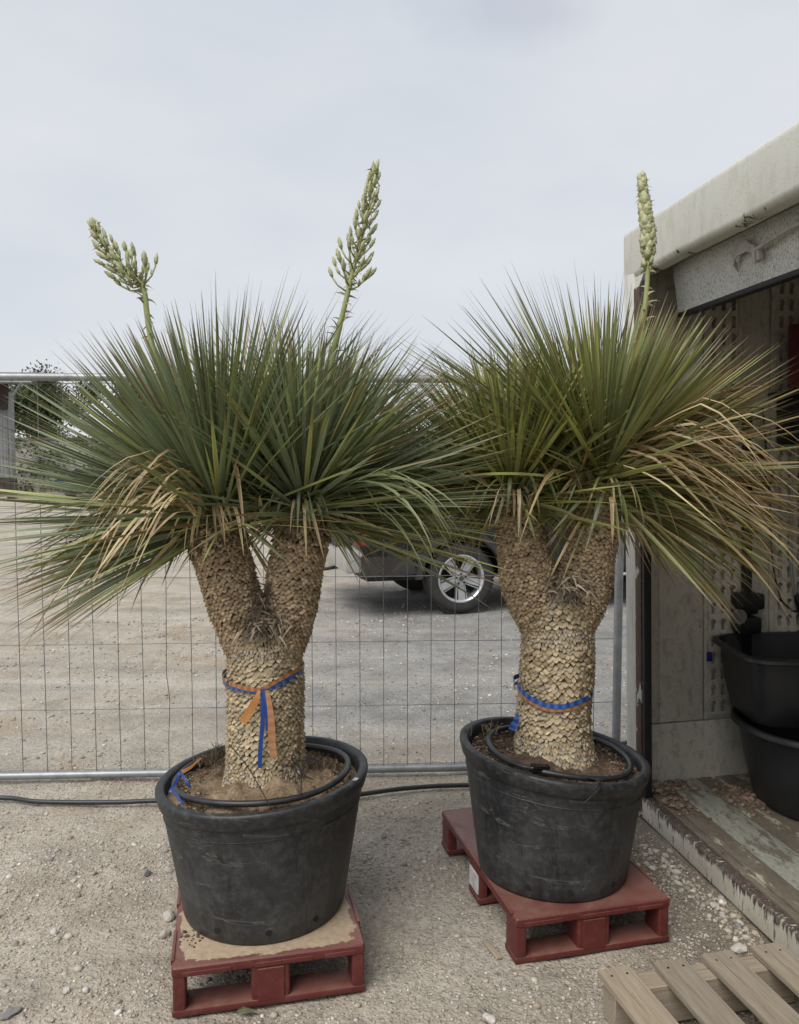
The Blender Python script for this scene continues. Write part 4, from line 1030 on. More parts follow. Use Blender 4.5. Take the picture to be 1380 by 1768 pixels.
# ================================================================== WHITE BOX BODY (open side) ON THE RIGHT
bodyE = empty('storage_box', (1.105, 3.792, 0), 'weathered white box body with open side, rust on its post and sill', 'container', rot=(0, 0, R(9)))
bodyE.rotation_mode = 'XYZ'; bodyE.rotation_euler = (Matrix.Rotation(R(9), 3, 'Z') @ Matrix.Rotation(R(-1.4), 3, 'Y')).to_euler()
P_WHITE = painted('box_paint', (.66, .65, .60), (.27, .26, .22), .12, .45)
P_HEAD = painted('box_header_paint', (.60, .595, .535), (.33, .295, .20), .07, .38, zs=.35, lip=(2.545, 2.500, .17), dirtscale=3.5)
P_FLAP = None
def flapmat():
    m = NM('rough_flap_coating'); n = m.noise(70, 6, .75, (1, 1.2, .8)); v_ = m.noise(190, 4, .7, (1, 1, .55))
    c = m.ramp(m.noise(3, 4), [(.3, (.62, .62, .58)), (.7, (.78, .78, .74))])
    c = m.mix(m.ramp(v_, [(.50, 0.), (.62, .8)]), c, (.17, .165, .15))
    return m.fin(c, .8, m.bump(n, .9, .008))
P_FLAP = flapmat()
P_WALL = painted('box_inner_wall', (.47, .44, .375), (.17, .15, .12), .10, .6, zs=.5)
P_RUST = painted('rusted_post_edge', (.55, .54, .50), (.20, .13, .08), 1.0, .4, dirtscale=10)
def sillmat():
    m = NM('flaking_sill_paint'); n = m.noise(30, 8, .78, (1, 2.0, .32)); n2 = m.noise(7, 5, .6)
    c = m.ramp(n2, [(.3, (.44, .41, .335)), (.7, (.62, .59, .50))])
    k = m.ramp(m.math('ADD', m.math('MULTIPLY', n, .8), m.math('ADD', m.math('MULTIPLY', n2, .22), m.math('MULTIPLY', m.map(m.xyz()[2], .070, .106), .13))), [(.572, 0.), (.590, 1.)])
    c = m.mix(k, c, m.ramp(m.noise(50, 4), [(.3, (.045, .032, .028)), (.65, (.11, .08, .065)), (.85, (.22, .10, .05))]))
    return m.fin(c, .7, m.bump(m.math('MULTIPLY', k, -1.), .6, .003))
P_SILL = sillmat()
def floormat(name, a, b, cream, lo):
    m = NM(name); n = m.noise(5, 7, .7, (2.2, .6, 1)); c = m.ramp(n, [(.3, a), (.7, b)])
    k = m.ramp(m.noise(12, 8, .75, (1.6, .5, 1)), [(lo, 0.), (lo+.06, .9)]); c = m.mix(k, c, cream)
    c = m.mix(1., c, m.ramp(m.noise(60, 5, .7, (3, .5, 1)), [(.3, .65), (.7, 1.25)]), 'MULTIPLY')
    return m.fin(c, .75, m.bump(m.noise(50, 5, .7, (3, .5, 1)), .5, .004))
P_FLOORM = floormat('worn_floor_edge', (.10, .082, .062), (.20, .165, .125), (.46, .42, .31), .55)
P_FLOORG = floormat('greenish_floor_board', (.22, .225, .185), (.36, .36, .305), (.14, .115, .09), .50)
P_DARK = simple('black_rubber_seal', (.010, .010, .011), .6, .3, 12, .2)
LEN = 6.0
def bp(name, lo, hi, mat, bev=0, auto=None, par=None): return bx(name, lo, hi, mat, par or bodyE, bev)
# end post
bp('corner_post', (-.0, -.102, .0), (.034, 0, 2.70), P_WHITE, .004)
bp('rusty_post_edge', (-.003, -.163, .0), (.033, -.1045, 2.44), P_RUST, .004)
bp('seal', (.0, -.190, .105), (.036, -.166, 2.46), P_DARK, .004)
bp('outer_end_wall', (.036, -.012, .0), (2.40, .0, 2.70), P_WHITE)
# header beam with rounded lower lip and return flange
bm = bmesh.new(); n = 10; prof = [(.055, 2.712), (.008, 2.712), (.001, 2.705), (0, 2.69), (0, 2.52)]
prof += [(.028-.028*math.cos(R(a)), 2.52-.028*math.sin(R(a))) for a in (15, 30, 45, 60, 75, 90)]
prof += [(.062, 2.490), (.062, 2.500), (.055, 2.502)]
ys = list(np.linspace(-.0, -LEN, 61)); V = []; F = []
for y_ in ys:
    wv_ = .0025*math.sin(y_*9)+.0015*math.sin(y_*23)
    for (a, b) in prof: V.append((a+wv_*.3, y_, b+(wv_ if b < 2.53 else 0)))
m_ = len(prof)
for i in range(len(ys)-1):
    for k in range(m_-1): F.append((i*m_+k, i*m_+k+1, (i+1)*m_+k+1, (i+1)*m_+k))
F.append(tuple(range(m_)))
o = obj('header_beam', V, F, P_HEAD, bodyE, True); o.data.set_sharp_from_angle(angle=R(50))
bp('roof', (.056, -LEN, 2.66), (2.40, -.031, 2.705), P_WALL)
v = [(.004, -.104, 2.40), (.004, -.104, 2.489), (.004, -.19, 2.489), (.020, -.104, 2.40), (.020, -.104, 2.489), (.020, -.19, 2.489)]
obj('gusset', v, [(0, 1, 2), (5, 4, 3), (0, 2, 5, 3), (0, 3, 4, 1), (1, 4, 5, 2)], P_WHITE, bodyE)
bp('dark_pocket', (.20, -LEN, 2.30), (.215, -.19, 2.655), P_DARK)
# raised flap below the header with black seal
M = Matrix.Translation((.165, 0, 2.315)) @ Matrix.Rotation(R(-8), 4, 'Y')
bx('raised_flap', (0, -LEN, .0), (.025, -.195, .335), P_FLAP, bodyE, .004, M)
bx('flap_seal', (-.004, -LEN, -.020), (.055, -.195, -.002), P_DARK, bodyE, .005, M)
bx('flap_seam', (-.002, -LEN, .205), (.0, -.195, .2065), P_DARK, bodyE, 0, M)
# latch on the flap
la = empty('latch', (.085, -.86, 2.40), rot=(0, R(-8), 0), parent=bodyE); la.location = (.140, -.74, 2.437)
pts = [(-.0, .055, -.040), (-.018, .050, -.012), (-.022, .02, .018), (-.020, -.045, .022), (-.012, -.062, .004), (-.006, -.085, -.004)]
V = []; F = []
wl = [.016, .018, .022, .022, .018, .016]
for (a, b, c), w2 in zip(pts, wl): V += [(a, b, c-w2), (a, b, c+w2), (a+.005, b, c+w2), (a+.005, b, c-w2)]
for i in range(len(pts)-1):
    for k in range(4): l = (k+1) % 4; F.append((i*4+k, i*4+l, (i+1)*4+l, (i+1)*4+k))
F += [(0, 1, 2, 3), tuple(range(len(V)-4, len(V)))]
P_LATCH = painted('latch_paint', (.42, .39, .36), (.18, .12, .10), .55, .6, dirtscale=14)
obj('latch_plate', V, F, P_LATCH, la)
bm = bmesh.new(); box(bm, (-.030, -.105, -.055), (-.004, -.085, .012), .007); box(bm, (-.026, -.125, -.050), (-.008, -.105, -.010), .006); bobj('latch_cup', bm, P_LATCH, la, auto=40)
tube('latch_bar', [(-.022, -.10, -.010), (-.022, -.30, .012), (-.022, -1.3, .02)], .009, P_LATCH, la, 8)
# sill: painted lip, rounded top
bm = bmesh.new(); box(bm, (.0, -LEN, .0), (.045, -.10, .108), .012, 3); bobj('sill', bm, P_SILL, bodyE, auto=40)
bp('floor_edge', (.0465, -LEN, .06), (.078, -.165, .112), P_FLOORM, .003)
bp('floor_edge', (.0795, -LEN, .06), (.165, -.165, .117), P_FLOORM, .003)
xb = .167; k = 0
for wd in (.17, .20, .20, .20, .20, .20, .20, .20, .20, .22, .22):
    bp('floor_board', (xb, -LEN, .06), (xb+wd-.003, -.045, .118+.001*(k % 2)), P_FLOORG if k == 0 else P_FLOORM if k % 3 == 1 else P_FLOORG, .002); xb += wd; k += 1
bp('chassis_rail', (.06, -LEN, -.01), (.12, -.05, .055), P_DARK)
# inside end wall: kick plate, panels and lashing plates
WALLY = -.040
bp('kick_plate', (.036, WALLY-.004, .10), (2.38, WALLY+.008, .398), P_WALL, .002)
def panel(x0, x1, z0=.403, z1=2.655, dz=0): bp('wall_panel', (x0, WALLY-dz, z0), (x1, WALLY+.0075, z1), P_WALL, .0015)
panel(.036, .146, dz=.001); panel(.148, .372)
def keyhole_plate(x0, cols, z0, rows, cw=.0505, ch=.080, dep=.030):
    V = []; F = []; K = 28
    hz, vz = ch/2, cw/2
    for r_ in range(rows):
        for c_ in range(cols):
            cx = x0+cw*(c_+.5); cz = z0+ch*(r_+.5); b = len(V)
            for ring_ in range(3):
                for k in range(K):
                    a = 2*math.pi*(k+.5)/K; ca, sa = math.cos(a), math.sin(a)
                    if ring_ == 0:
                        q_ = min(vz/abs(ca) if abs(ca) > 1e-6 else 9, hz/abs(sa) if abs(sa) > 1e-6 else 9); x = ca*q_; z = sa*q_; y = 0
                    else:
                        # keyhole: round head r .0155 centred .012 up, slot half-width .0105 reaching down .028
                        best = 0
                        B_ = sa*.011; D_ = B_*B_-(.011**2-.0158**2)
                        if D_ > 0: best = B_+math.sqrt(D_)
                        if sa < 0:
                            q1 = .0105/abs(ca) if abs(ca) > 1e-6 else 9; q2 = .030/abs(sa); best = max(best, min(q1, q2))
                        x = ca*best; z = sa*best; y = 0 if ring_ == 1 else dep
                    V.append((cx+x, WALLY-.006+y, cz+z))
            for ring_ in range(2):
                for k in range(K):
                    l = (k+1) % K; F.append((b+ring_*K+k, b+ring_*K+l, b+(ring_+1)*K+l, b+(ring_+1)*K+k))
            F.append(tuple(b+2*K+k for k in range(K)))
    x1 = x0+cw*cols; z1 = z0+ch*rows
    for (a, c) in ((x0, 0), (x1, 1)):
        b = len(V); V += [(a, WALLY-.006, z0), (a, WALLY-.006, z1), (a, WALLY+.006, z1), (a, WALLY+.006, z0)]; F.append((b, b+1, b+2, b+3))
    return obj('lashing_plate', V, F, P_WALL, bodyE)
keyhole_plate(.398, 3, .426, 27)
bp('plate_rim', (.376, WALLY-.010, .404), (.397, WALLY+.007, 2.60), P_WALL, .002)
bp('plate_rim', (.551, WALLY-.010, .404), (.566, WALLY+.007, 2.60), P_WALL, .002)
panel(.568, .716, dz=-.002)
bp('plate_rim', (.718, WALLY-.010, .404), (.744, WALLY+.007, 2.60), P_WALL, .002)
keyhole_plate(.747, 4, .426, 27)
bp('plate_rim', (.951, WALLY-.010, .404), (.968, WALLY+.007, 2.60), P_WALL, .002)
for x_ in (.97, 1.30, 1.65, 2.0): panel(x_, x_+.32)
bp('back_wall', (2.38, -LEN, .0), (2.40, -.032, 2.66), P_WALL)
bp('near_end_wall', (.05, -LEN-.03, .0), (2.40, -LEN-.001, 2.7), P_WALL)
BW = bodyE.matrix_basis.copy()
def bl(x, y, z): return BW @ Vector((x, y, z))
# dirt clods on the box floor
def boxstuff(name, xy, size, z, mat, pal, label, flat=(.35, .6)):
    o = stones(name, xy, size, lambda a, b: z+0*a, mat, pal, flat=flat, sink=.15); o.matrix_world = BW; tag(o, label, kind='stuff')
CP = np.array([(.20, .145, .10), (.15, .105, .072), (.26, .19, .13)])
n = 420; cx_ = rng.choice([0, 1, 2], n, p=[.35, .45, .2]); cc_ = np.array([(.15, -.12), (.42, -.30), (.10, -.32)])[cx_]; xy = cc_+rng.normal(0, 1, (n, 2))*np.array([(.06, .03), (.05, .08), (.03, .06)])[cx_]
xy = xy[(xy[:, 0] > .05) & (xy[:, 1] < -.07)]
boxstuff('dirt_clods', xy, .010+.032*rng.random(len(xy))**2, .118, M_STONE, CP, 'dried clay crumbs heaped on the floor of the white box')
xy = np.stack([rng.uniform(.05, .5, 260), rng.uniform(-.75, -.06, 260)], 1)
boxstuff('dirt_crumbs', xy, .003+.008*rng.random(260)**2, .118, M_STONE, CP, 'fine dirt strewn over the floor of the white box')
# tubs
def sup(a, b, n_, e, rot=0):
    o = []
    for i in range(n_):
        t = 2*math.pi*i/n_; c, s = math.cos(t), math.sin(t)
        x = a*abs(c)**(2/e)*(1 if c >= 0 else -1); y = b*abs(s)**(2/e)*(1 if s >= 0 else -1); o.append((x*math.cos(rot)-y*math.sin(rot), x*math.sin(rot)+y*math.cos(rot)))
    return o
def tub(cx, cy, z0, z1, at_, bt, ab, bb, e, rot, label):
    t = empty('mortar_tub', bl(cx, cy, z0), label, 'tub', 'black tubs stacked in the box', bodyE.rotation_euler)
    n_ = 96; V = []; F = []
    prof = [(0, .0, 1, 0), (.06, .0, 0, 0), (.5, 0, 0, 0), (.90, 0, 0, 0)]
    rows = []
    h = z1-z0
    def rowat(u, out, z): 
        return [(x, y, z) for x, y in sup(ab+(at_-ab)*u+out, bb+(bt-bb)*u+out, n_, e, rot)]
    L_ = [rowat(0, -.05, 0), rowat(0, -.01, .004), rowat(.05, 0, h*.06), rowat(.5, 0, h*.5), rowat(.93, -.012, h*.93)]
    V = [p for r_ in L_ for p in r_]; m = len(L_)
    for i in range(m-1):
        for k in range(n_): l = (k+1) % n_; F.append((i*n_+k, i*n_+l, (i+1)*n_+l, (i+1)*n_+k))
    F.append(tuple(range(n_-1, -1, -1)))
    obj('tub_body', V, F, M_TUB, t, True)
    L_ = [rowat(.93, -.014, h*.92), rowat(1, .006, h*.925), rowat(1, .012, h*.94), rowat(1, .010, h*.985), rowat(1, .002, h), rowat(1, -.012, h*.995), rowat(.9, -.016, h*.9), rowat(.1, -.014, h*.1), rowat(0, -.05, .012)]
    V = [p for r_ in L_ for p in r_]; F = []; m = len(L_)
    for i in range(m-1):
        for k in range(n_): l = (k+1) % n_; F.append((i*n_+k, i*n_+l, (i+1)*n_+l, (i+1)*n_+k))
    F.append(tuple(range((m-1)*n_, m*n_)))
    o = obj('tub_rim', V, F, M_TUB, t, True); o.data.set_sharp_from_angle(angle=R(50)); return t
tub(.82, -.42, .120, .500, .45, .37, .36, .30, 2.3, 0, 'round black tub standing on the box floor, lower one of the stack')
tub(.74, -.375, .505, .825, .40, .265, .34, .21, 5.5, R(-9), 'rectangular black tub stacked on top of the round tub')
# black prop with clamp, cables and odd things hung on the end wall
M_BLK = simple('black_tool_plastic', (.008, .008, .009), .4, .3, 10, .1)
t = empty('black_prop', bl(.555, -.11, .9), 'black clamp bar hanging on the keyhole wall above the tubs', 'clamp', rot=bodyE.rotation_euler)
bx('bar', (-.022, -.012, -.25), (.022, .012, 1.0), M_BLK, t, .004)
bm = bmesh.new(); box(bm, (-.07, -.03, .02), (.05, .03, .13), .02); box(bm, (-.055, -.035, -.07), (.06, .035, .01), .012); box(bm, (.03, -.025, .04), (.085, .025, .12), .018); bobj('clamp_head', bm, M_BLK, t, auto=40)
bm = bmesh.new(); bmesh.ops.create_cone(bm, cap_ends=True, radius1=.035, radius2=.035, depth=.012, segments=24); bmesh.ops.transform(bm, matrix=Matrix.Translation((-.06, -.038, .02)) @ Matrix.Rotation(R(90), 4, 'X'), verts=bm.verts); bobj('wheel_disc', bm, simple('grey_plastic', (.12, .12, .115), .4, .3, 10), t)
tag(tube('cable', [bl(*p) for p in smoothpath([(.66, -.07, 1.9), (.69, -.08, 1.5), (.70, -.09, 1.2), (.74, -.09, 1.0), (.80, -.09, .93), (.86, -.09, .915), (1.3, -.08, .9)], 50)], .0045, M_BLK, None, 8), 'thin black cable hanging down the end wall of the box', 'cable')
t = empty('cable_connector', bl(.835, -.10, .955), 'black cable connector at the end of the grey hose', 'connector', rot=bodyE.rotation_euler)
tube('connector_body', [(-.016, 0, .05), (.0, 0, .01), (.018, 0, -.05)], [.011, .019, .016], M_BLK, t, 12)
tube('connector_ring', [(.016, 0, -.044), (.021, 0, -.058)], .019, simple('dark_blue_plastic', (.02, .03, .08), .4, .2, 10), t, 12)
M_CLEAR = simple('grey_hose', (.16, .16, .155), .35, .2, 10, 0)
tag(tube('hose', [bl(*p) for p in smoothpath([(.815, -.10, 1.0), (.795, -.10, 1.12), (.79, -.10, 1.4), (.80, -.10, 1.75), (.83, -.10, 2.0)], 40)], .008, M_CLEAR, None, 8), 'grey hose running straight up the keyhole wall', 'hose')
tag(tube('hose', [bl(*p) for p in smoothpath([(1.2, -.14, 1.1), (.98, -.14, 1.2), (.86, -.13, 1.4), (.84, -.13, 1.7), (1.1, -.14, 1.95)], 40)], .009, M_CLEAR, None, 8), 'grey hose looping in from the right edge of the box', 'hose')
M_DRED = simple('dark_red_paint', (.10, .010, .010), .4, .3, 6, .1)
t = empty('cable_reel', bl(.55, -.16, 1.60), 'dark red cable reel hanging on the end wall behind the brown leaves', 'reel', rot=bodyE.rotation_euler)
for dx in (-.06, .05):
    bm = bmesh.new(); bmesh.ops.create_cone(bm, cap_ends=True, radius1=.085, radius2=.085, depth=.012, segments=32); bmesh.ops.transform(bm, matrix=Matrix.Translation((dx, 0, 0)) @ Matrix.Rotation(R(90), 4, 'Y'), verts=bm.verts); bobj('reel_flange', bm, M_DRED, t, auto=40)
bm = bmesh.new(); bmesh.ops.create_cone(bm, cap_ends=True, radius1=.06, radius2=.06, depth=.10, segments=24); bmesh.ops.transform(bm, matrix=Matrix.Rotation(R(90), 4, 'Y'), verts=bm.verts); bobj('reel_drum', bm, M_DRED, t, auto=40)
t = empty('tool_chest', bl(.90, -.30, 1.97), 'dark red metal chest high in the back of the box', 'tool chest', rot=bodyE.rotation_euler)
bm = bmesh.new(); box(bm, (-.17, -.15, 0), (.45, .15, .30), .012); bobj('chest_body', bm, M_DRED, t, auto=40)
for k in range(3): bx('drawer_front', (-.155, -.156, .02+.093*k), (.435, -.149, .105+.093*k), M_DRED, t, .002)
bx('chest_handle', (.05, -.175, .295), (.25, -.160, .307), M_BLK, t, .003)
t = empty('wall_shelf', bl(.90, -.30, 1.97), 'black bracket shelf carrying the dark red chest', 'shelf', rot=bodyE.rotation_euler)
bx('shelf_board', (-.20, -.18, -.03), (.60, .25, -.002), M_BLK, t, .004); bx('shelf_bracket', (-.16, .10, -.25), (-.13, .24, -.031), M_BLK, t, .003); bx('shelf_bracket', (.40, .10, -.25), (.43, .24, -.031), M_BLK, t, .003)
tg = bx('blue_tag', (.385, -.058, .69), (.41, -.048, .735), simple('blue_plastic', (.012, .02, .16), .5, .2, 10), None, .002); tg.name = 'plastic_tag'; tg.matrix_world = BW; tag(tg, 'small dark blue plastic tag stuck in a keyhole beside the tubs', 'tag')
# ================================================================== WOODEN PALLET, lower right
wp = empty('wooden_pallet', (.606, 2.300, 0), 'weathered wooden pallet with spaced slats in the lower right corner', 'pallet', rot=(0, 0, R(12.5)))
# local x: along the bearer, local -y: along the slats towards the camera
def plank(name, lo, hi, rz=0, tilt=0):
    c = (Vector(lo)+Vector(hi))/2; d = Vector(hi)-Vector(lo)
    if d.x > d.y: sx = Vector((d.y, d.x, d.z)); rr = rz-90
    else: sx = d; rr = rz
    bm = bmesh.new(); box(bm, -sx/2, sx/2, .003, 1)
    for v in bm.verts: v.co.x += .002*math.sin(v.co.y*9+c.x*30); v.co.z += .0015*math.sin(v.co.y*5+c.x*11)
    return bobj(name, bm, M_WOOD, wp, auto=40, loc=c, rot=(0, R(tilt), R(rr)))
slx = (.0, .166, .336, .500); ang = (1.5, -.3, .4, -.6)
for x_, a_ in zip(slx, ang):
    s_ = plank('slat', (x_, -1.18, .120), (x_+.106, .010+.004*math.sin(x_*30), .141), a_)
    for ny_ in (-.03, -.60):
        for q_ in (.028, .078):
            tube('nail', [(q_-.053, 1.19/2+ny_-.01, .0108), (q_-.053, 1.19/2+ny_-.01, .0120)], .0035, P_DARK, s_, 8)
plank('bearer', (.002, -.075, .0), (.604, .0, .1185)); plank('bearer', (.002, -.64, .0), (.604, -.565, .1185)); plank('bearer', (.002, -1.17, .0), (.604, -1.10, .1185))
# ================================================================== PICK-UP TRUCK behind the fence
TH = 15.5
tk = empty('pickup_truck', (.678, 8.70, 0), 'dark pick-up truck with silver alloy wheels parked beyond the fence', 'truck', rot=(0, 0, R(TH)))
M_CAR = simple('black_car_paint', (.010, .011, .013), .18, .2, 3, 0, spec=.6)
M_TRIM = simple('dusty_black_trim', (.030, .029, .028), .6, .4, 7, .2)
M_ALU = simple('silver_alloy', (.50, .505, .515), .32, .12, 8, 0, metal=.55)
M_TYRE = simple('tyre_rubber', (.030, .029, .028), .8, .3, 12, .3)
M_GLASS = simple('dark_car_glass', (.012, .014, .016), .08, .1, 3, 0)
M_SILV = simple('silver_bumper_paint', (.42, .41, .39), .35, .15, 5, 0, metal=.25)
WID = 1.92
def arc(cx, cz, r_, a0, a1, n_=14): return [(cx+r_*math.cos(R(a0+(a1-a0)*i/n_)), cz+r_*math.sin(R(a0+(a1-a0)*i/n_))) for i in range(n_+1)]
def extr(name, poly, y0, y1, mat, par, bev=.02):
    bm = bmesh.new(); vs = [bm.verts.new((x, y0, z)) for x, z in poly]; f = bm.faces.new(vs)
    r_ = bmesh.ops.extrude_face_region(bm, geom=[f]); ev = [q_ for q_ in r_['geom'] if isinstance(q_, bmesh.types.BMVert)]
    bmesh.ops.translate(bm, vec=(0, y1-y0, 0), verts=ev); bmesh.ops.recalc_face_normals(bm, faces=bm.faces)
    if bev:
        es = [e_ for e_ in bm.edges if abs(e_.verts[0].co.y-e_.verts[1].co.y) < 1e-5]; bmesh.ops.bevel(bm, geom=es, offset=bev, segments=2, affect='EDGES')
    return bobj(name, bm, mat, par, auto=35)
body = [(-1.16, .70), (-1.17, 1.12), (-1.13, 1.22), (.98, 1.24), (.99, 1.27), (2.95, 1.27), (3.2, 1.20), (4.0, 1.10), (4.12, .95), (4.12, .50)]+arc(3.10, .40, .47, 12, 168)+[(2.58, .42), (.52, .42)]+arc(0, .40, .47, 2, 178)+[(-.55, .44), (-1.10, .46)]
extr('body', body, -.02, WID, M_CAR, tk, .025)
extr('cab', [(.99, 1.26), (1.10, 1.78), (1.35, 1.82), (2.25, 1.82), (2.95, 1.28)], .10, WID-.10, M_CAR, tk, .03)
for (poly) in ([(1.12, 1.30), (1.19, 1.70), (1.72, 1.74), (1.74, 1.30)], [(1.82, 1.30), (1.80, 1.74), (2.22, 1.74), (2.74, 1.32)]): extr('side_window', poly, .085, .11, M_GLASS, tk, 0)
extr('rear_trim', [(-1.12, .43), (-1.15, .66), (-.60, .66), (-.50, .46)], -.035, .2, M_TRIM, tk, .01)
bx('underbody', (-1.0, .25, .36), (3.9, WID-.25, .60), M_TRIM, tk)
bx('rear_bumper', (-1.30, -.03, .49), (-1.10, WID+.0, .74), M_SILV, tk, .05)
bx('bumper_step', (-1.31, .45, .735), (-1.14, 1.45, .765), M_TRIM, tk, .008)
tl = bx('tail_light', (-1.185, -.028, .78), (-1.07, .12, 1.18), simple('red_lens', (.45, .012, .015), .2, .2, 5, 0), tk, .015); bx('reverse_lens', (-1.19, .02, .88), (-1.183, .11, .96), simple('clear_lens', (.6, .58, .56), .2, .1, 5, 0), tl)
tl = bx('tail_light', (-1.185, WID-.12, .78), (-1.07, WID+.028, 1.18), bpy.data.materials['red_lens'], tk, .015)
bx('side_step', (.62, -.10, .36), (2.5, -.02, .40), M_TRIM, tk, .012); tube('step_bar', [(.62, -.11, .385), (2.5, -.11, .385)], .018, M_ALU, tk, 10)
tube('tow_bar', [(-1.12, WID/2, .45), (-1.36, WID/2, .42), (-1.40, WID/2, .43), (-1.40, WID/2, .50)], .02, M_TRIM, tk, 8)
bm = bmesh.new(); bmesh.ops.create_uvsphere(bm, u_segments=16, v_segments=10, radius=.034); bmesh.ops.translate(bm, vec=(-1.40, WID/2, .53), verts=bm.verts); bobj('tow_ball', bm, M_TRIM, tk, True)
for x_ in (1.30, 2.15): bx('door_handle', (x_, -.055, 1.06), (x_+.2, -.015, 1.09), M_CAR, tk, .01)
for cx_ in (0, 3.10):
    fl_ = arc(cx_, .40, .53, 0, 180, 18)+arc(cx_, .40, .455, 180, 0, 18); extr('wheel_arch', fl_, -.05, .03, M_TRIM, tk, .008)
def ring_geo(prof, n_, cx, cz):
    V = []; F = []
    for k in range(n_):
        a = 2*math.pi*k/n_
        for (r_, y_) in prof: V.append((cx+r_*math.cos(a), y_, cz+r_*math.sin(a)))
    m = len(prof)
    for k in range(n_):
        l = (k+1) % n_
        for i in range(m-1): F.append((k*m+i, k*m+i+1, l*m+i+1, l*m+i))
    return V, F
RT = .388
def wheel(cx, y0, out, detail):
    s = -1 if out < 0 else 1
    Y = lambda d: y0-s*0+s*(-d) if False else y0+d*(-s)      # d: depth inward from the outer face
    prof = [(.258, Y(.03)), (.268, Y(.005)), (.325, Y(-.006)), (.365, Y(.008)), (.382, Y(.03)), (.388, Y(.06)), (.388, Y(.20)), (.365, Y(.245)), (.25, Y(.24))]
    V, F = ring_geo(prof, 64, 0, RT); w_ = obj('wheel', V, F, M_TYRE, tk, True, loc=(cx, 0, 0)); w_.data.set_sharp_from_angle(angle=R(40))
    # tread notches on the shoulder
    bm = bmesh.new()
    for k in range(60):
        a = 2*math.pi*k/60; M = Matrix.Translation((0, 0, RT)) @ Matrix.Rotation(-a, 4, 'Y')
        box(bm, (.378, min(Y(.012), Y(.045)), -.010), (.390, max(Y(.012), Y(.045)), .010), 0, 1, M)
    bobj('tread_block', bm, M_TYRE, w_)
    w_.children[-1]['kind'] = 'stuff'
    V, F = ring_geo([(.262, Y(.045)), (.267, Y(.0)), (.254, Y(-.004)), (.240, Y(.01)), (.234, Y(.10)), (.234, Y(.2))], 64, 0, RT)
    geos = [(V, F)]
    bm = bmesh.new()
    for k in range(5):
        a = math.radians(72*k-86)
        M = Matrix.Translation((0, 0, RT)) @ Matrix.Rotation(-a, 4, 'Y')
        y_a, y_b = sorted((Y(.018), Y(.05)))
        # broad centre spoke and two thin ribs beside it
        vs = box(bm, (.04, y_a, -.5), (.250, y_b, .5), 0, 1)
        for v in vs:
            wd_ = .028 if v.co.x < .1 else .042; v.co.z = wd_*(1 if v.co.z > 0 else -1)
            if v.co.x < .1 and abs(v.co.y-Y(.018)) < 1e-4: v.co.y = Y(.03)
        bmesh.ops.transform(bm, matrix=M, verts=vs)
        for sg in (-1, 1):
            vs = box(bm, (.05, min(Y(.035), Y(.06)), -.007), (.252, max(Y(.035), Y(.06)), .007), 0, 1)
            for v in vs: v.co.z += sg*(.040 if v.co.x < .1 else .066)
            bmesh.ops.transform(bm, matrix=M, verts=vs)
    r_ = bmesh.ops.create_cone(bm, cap_ends=True, radius1=.075, radius2=.068, depth=.05, segments=32); bmesh.ops.transform(bm, matrix=Matrix.Translation((0, Y(.035), RT)) @ Matrix.Rotation(R(90), 4, 'X'), verts=r_['verts'])
    me0 = bpy.data.meshes.new('t'); bm.to_mesh(me0); bm.free(); V2 = [v.co.copy() for v in me0.vertices]; F2 = [tuple(p.vertices) for p in me0.polygons]
    V, F = join(geos+[(V2, F2)]); rm = obj('rim', V, F, M_ALU, w_); rm.data.shade_smooth(); rm.data.set_sharp_from_angle(angle=R(35))
    V, F = ring_geo([(.001, Y(.13)), (.236, Y(.13))], 40, 0, RT); obj('brake_backing', V, F, simple('brake_dark', (.012, .012, .012), .8, .3, 10), w_)
    if detail:
        for k in range(5):
            a = R(72*k-50); bm = bmesh.new(); bmesh.ops.create_cone(bm, cap_ends=True, radius1=.0115, radius2=.0115, depth=.012, segments=16); bmesh.ops.transform(bm, matrix=Matrix.Translation((.055*math.cos(a), Y(.008), RT+.055*math.sin(a))) @ Matrix.Rotation(R(90), 4, 'X'), verts=bm.verts); bobj('bolt_hole', bm, P_DARK, w_)
        V, F = ring_geo([(.026, Y(-.0005)), (.0325, Y(-.0005)), (.0325, Y(.01)), (.026, Y(.01)), (.026, Y(-.0005))], 32, 0, RT); g1 = (V, F)
        def stroke(a, b, w2=.0035):
            a = Vector((a[0], 0, a[1])); b = Vector((b[0], 0, b[1])); d = (b-a).normalized(); s_ = Vector((-d.z, 0, d.x))*w2/2; o_ = Vector((0, 0, RT)); y1_, y2_ = Y(-.0005), Y(.01)
            q_ = [a-s_, a+s_, b+s_, b-s_]; v_ = [Vector((p.x, y1_, p.z))+o_ for p in q_]+[Vector((p.x, y2_, p.z))+o_ for p in q_]
            return v_, [(0, 1, 2, 3), (0, 4, 5, 1), (1, 5, 6, 2), (2, 6, 7, 3), (3, 7, 4, 0)]
        st = [((-.013, .024), (0, .004)), ((.013, .024), (0, .004)), ((-.024, .013), (-.010, -.024)), ((-.010, -.024), (0, .001)), ((0, .001), (.010, -.024)), ((.010, -.024), (.024, .013))]
        V, F = join([g1]+[stroke(a, b) for a, b in st]); obj('emblem', V, F, simple('emblem_grey', (.30, .30, .31), .3, .1, 5, 0, metal=.6), w_)
        bm = bmesh.new(); bmesh.ops.create_cone(bm, cap_ends=True, radius1=.031, radius2=.031, depth=.008, segments=24); bmesh.ops.transform(bm, matrix=Matrix.Translation((0, Y(.007), RT)) @ Matrix.Rotation(R(90), 4, 'X'), verts=bm.verts); bobj('hub_cap', bm, P_DARK, w_)
wheel(0, 0, -1, True)
def Yw(y0): return y0
wheel(3.10, 0, -1, False)
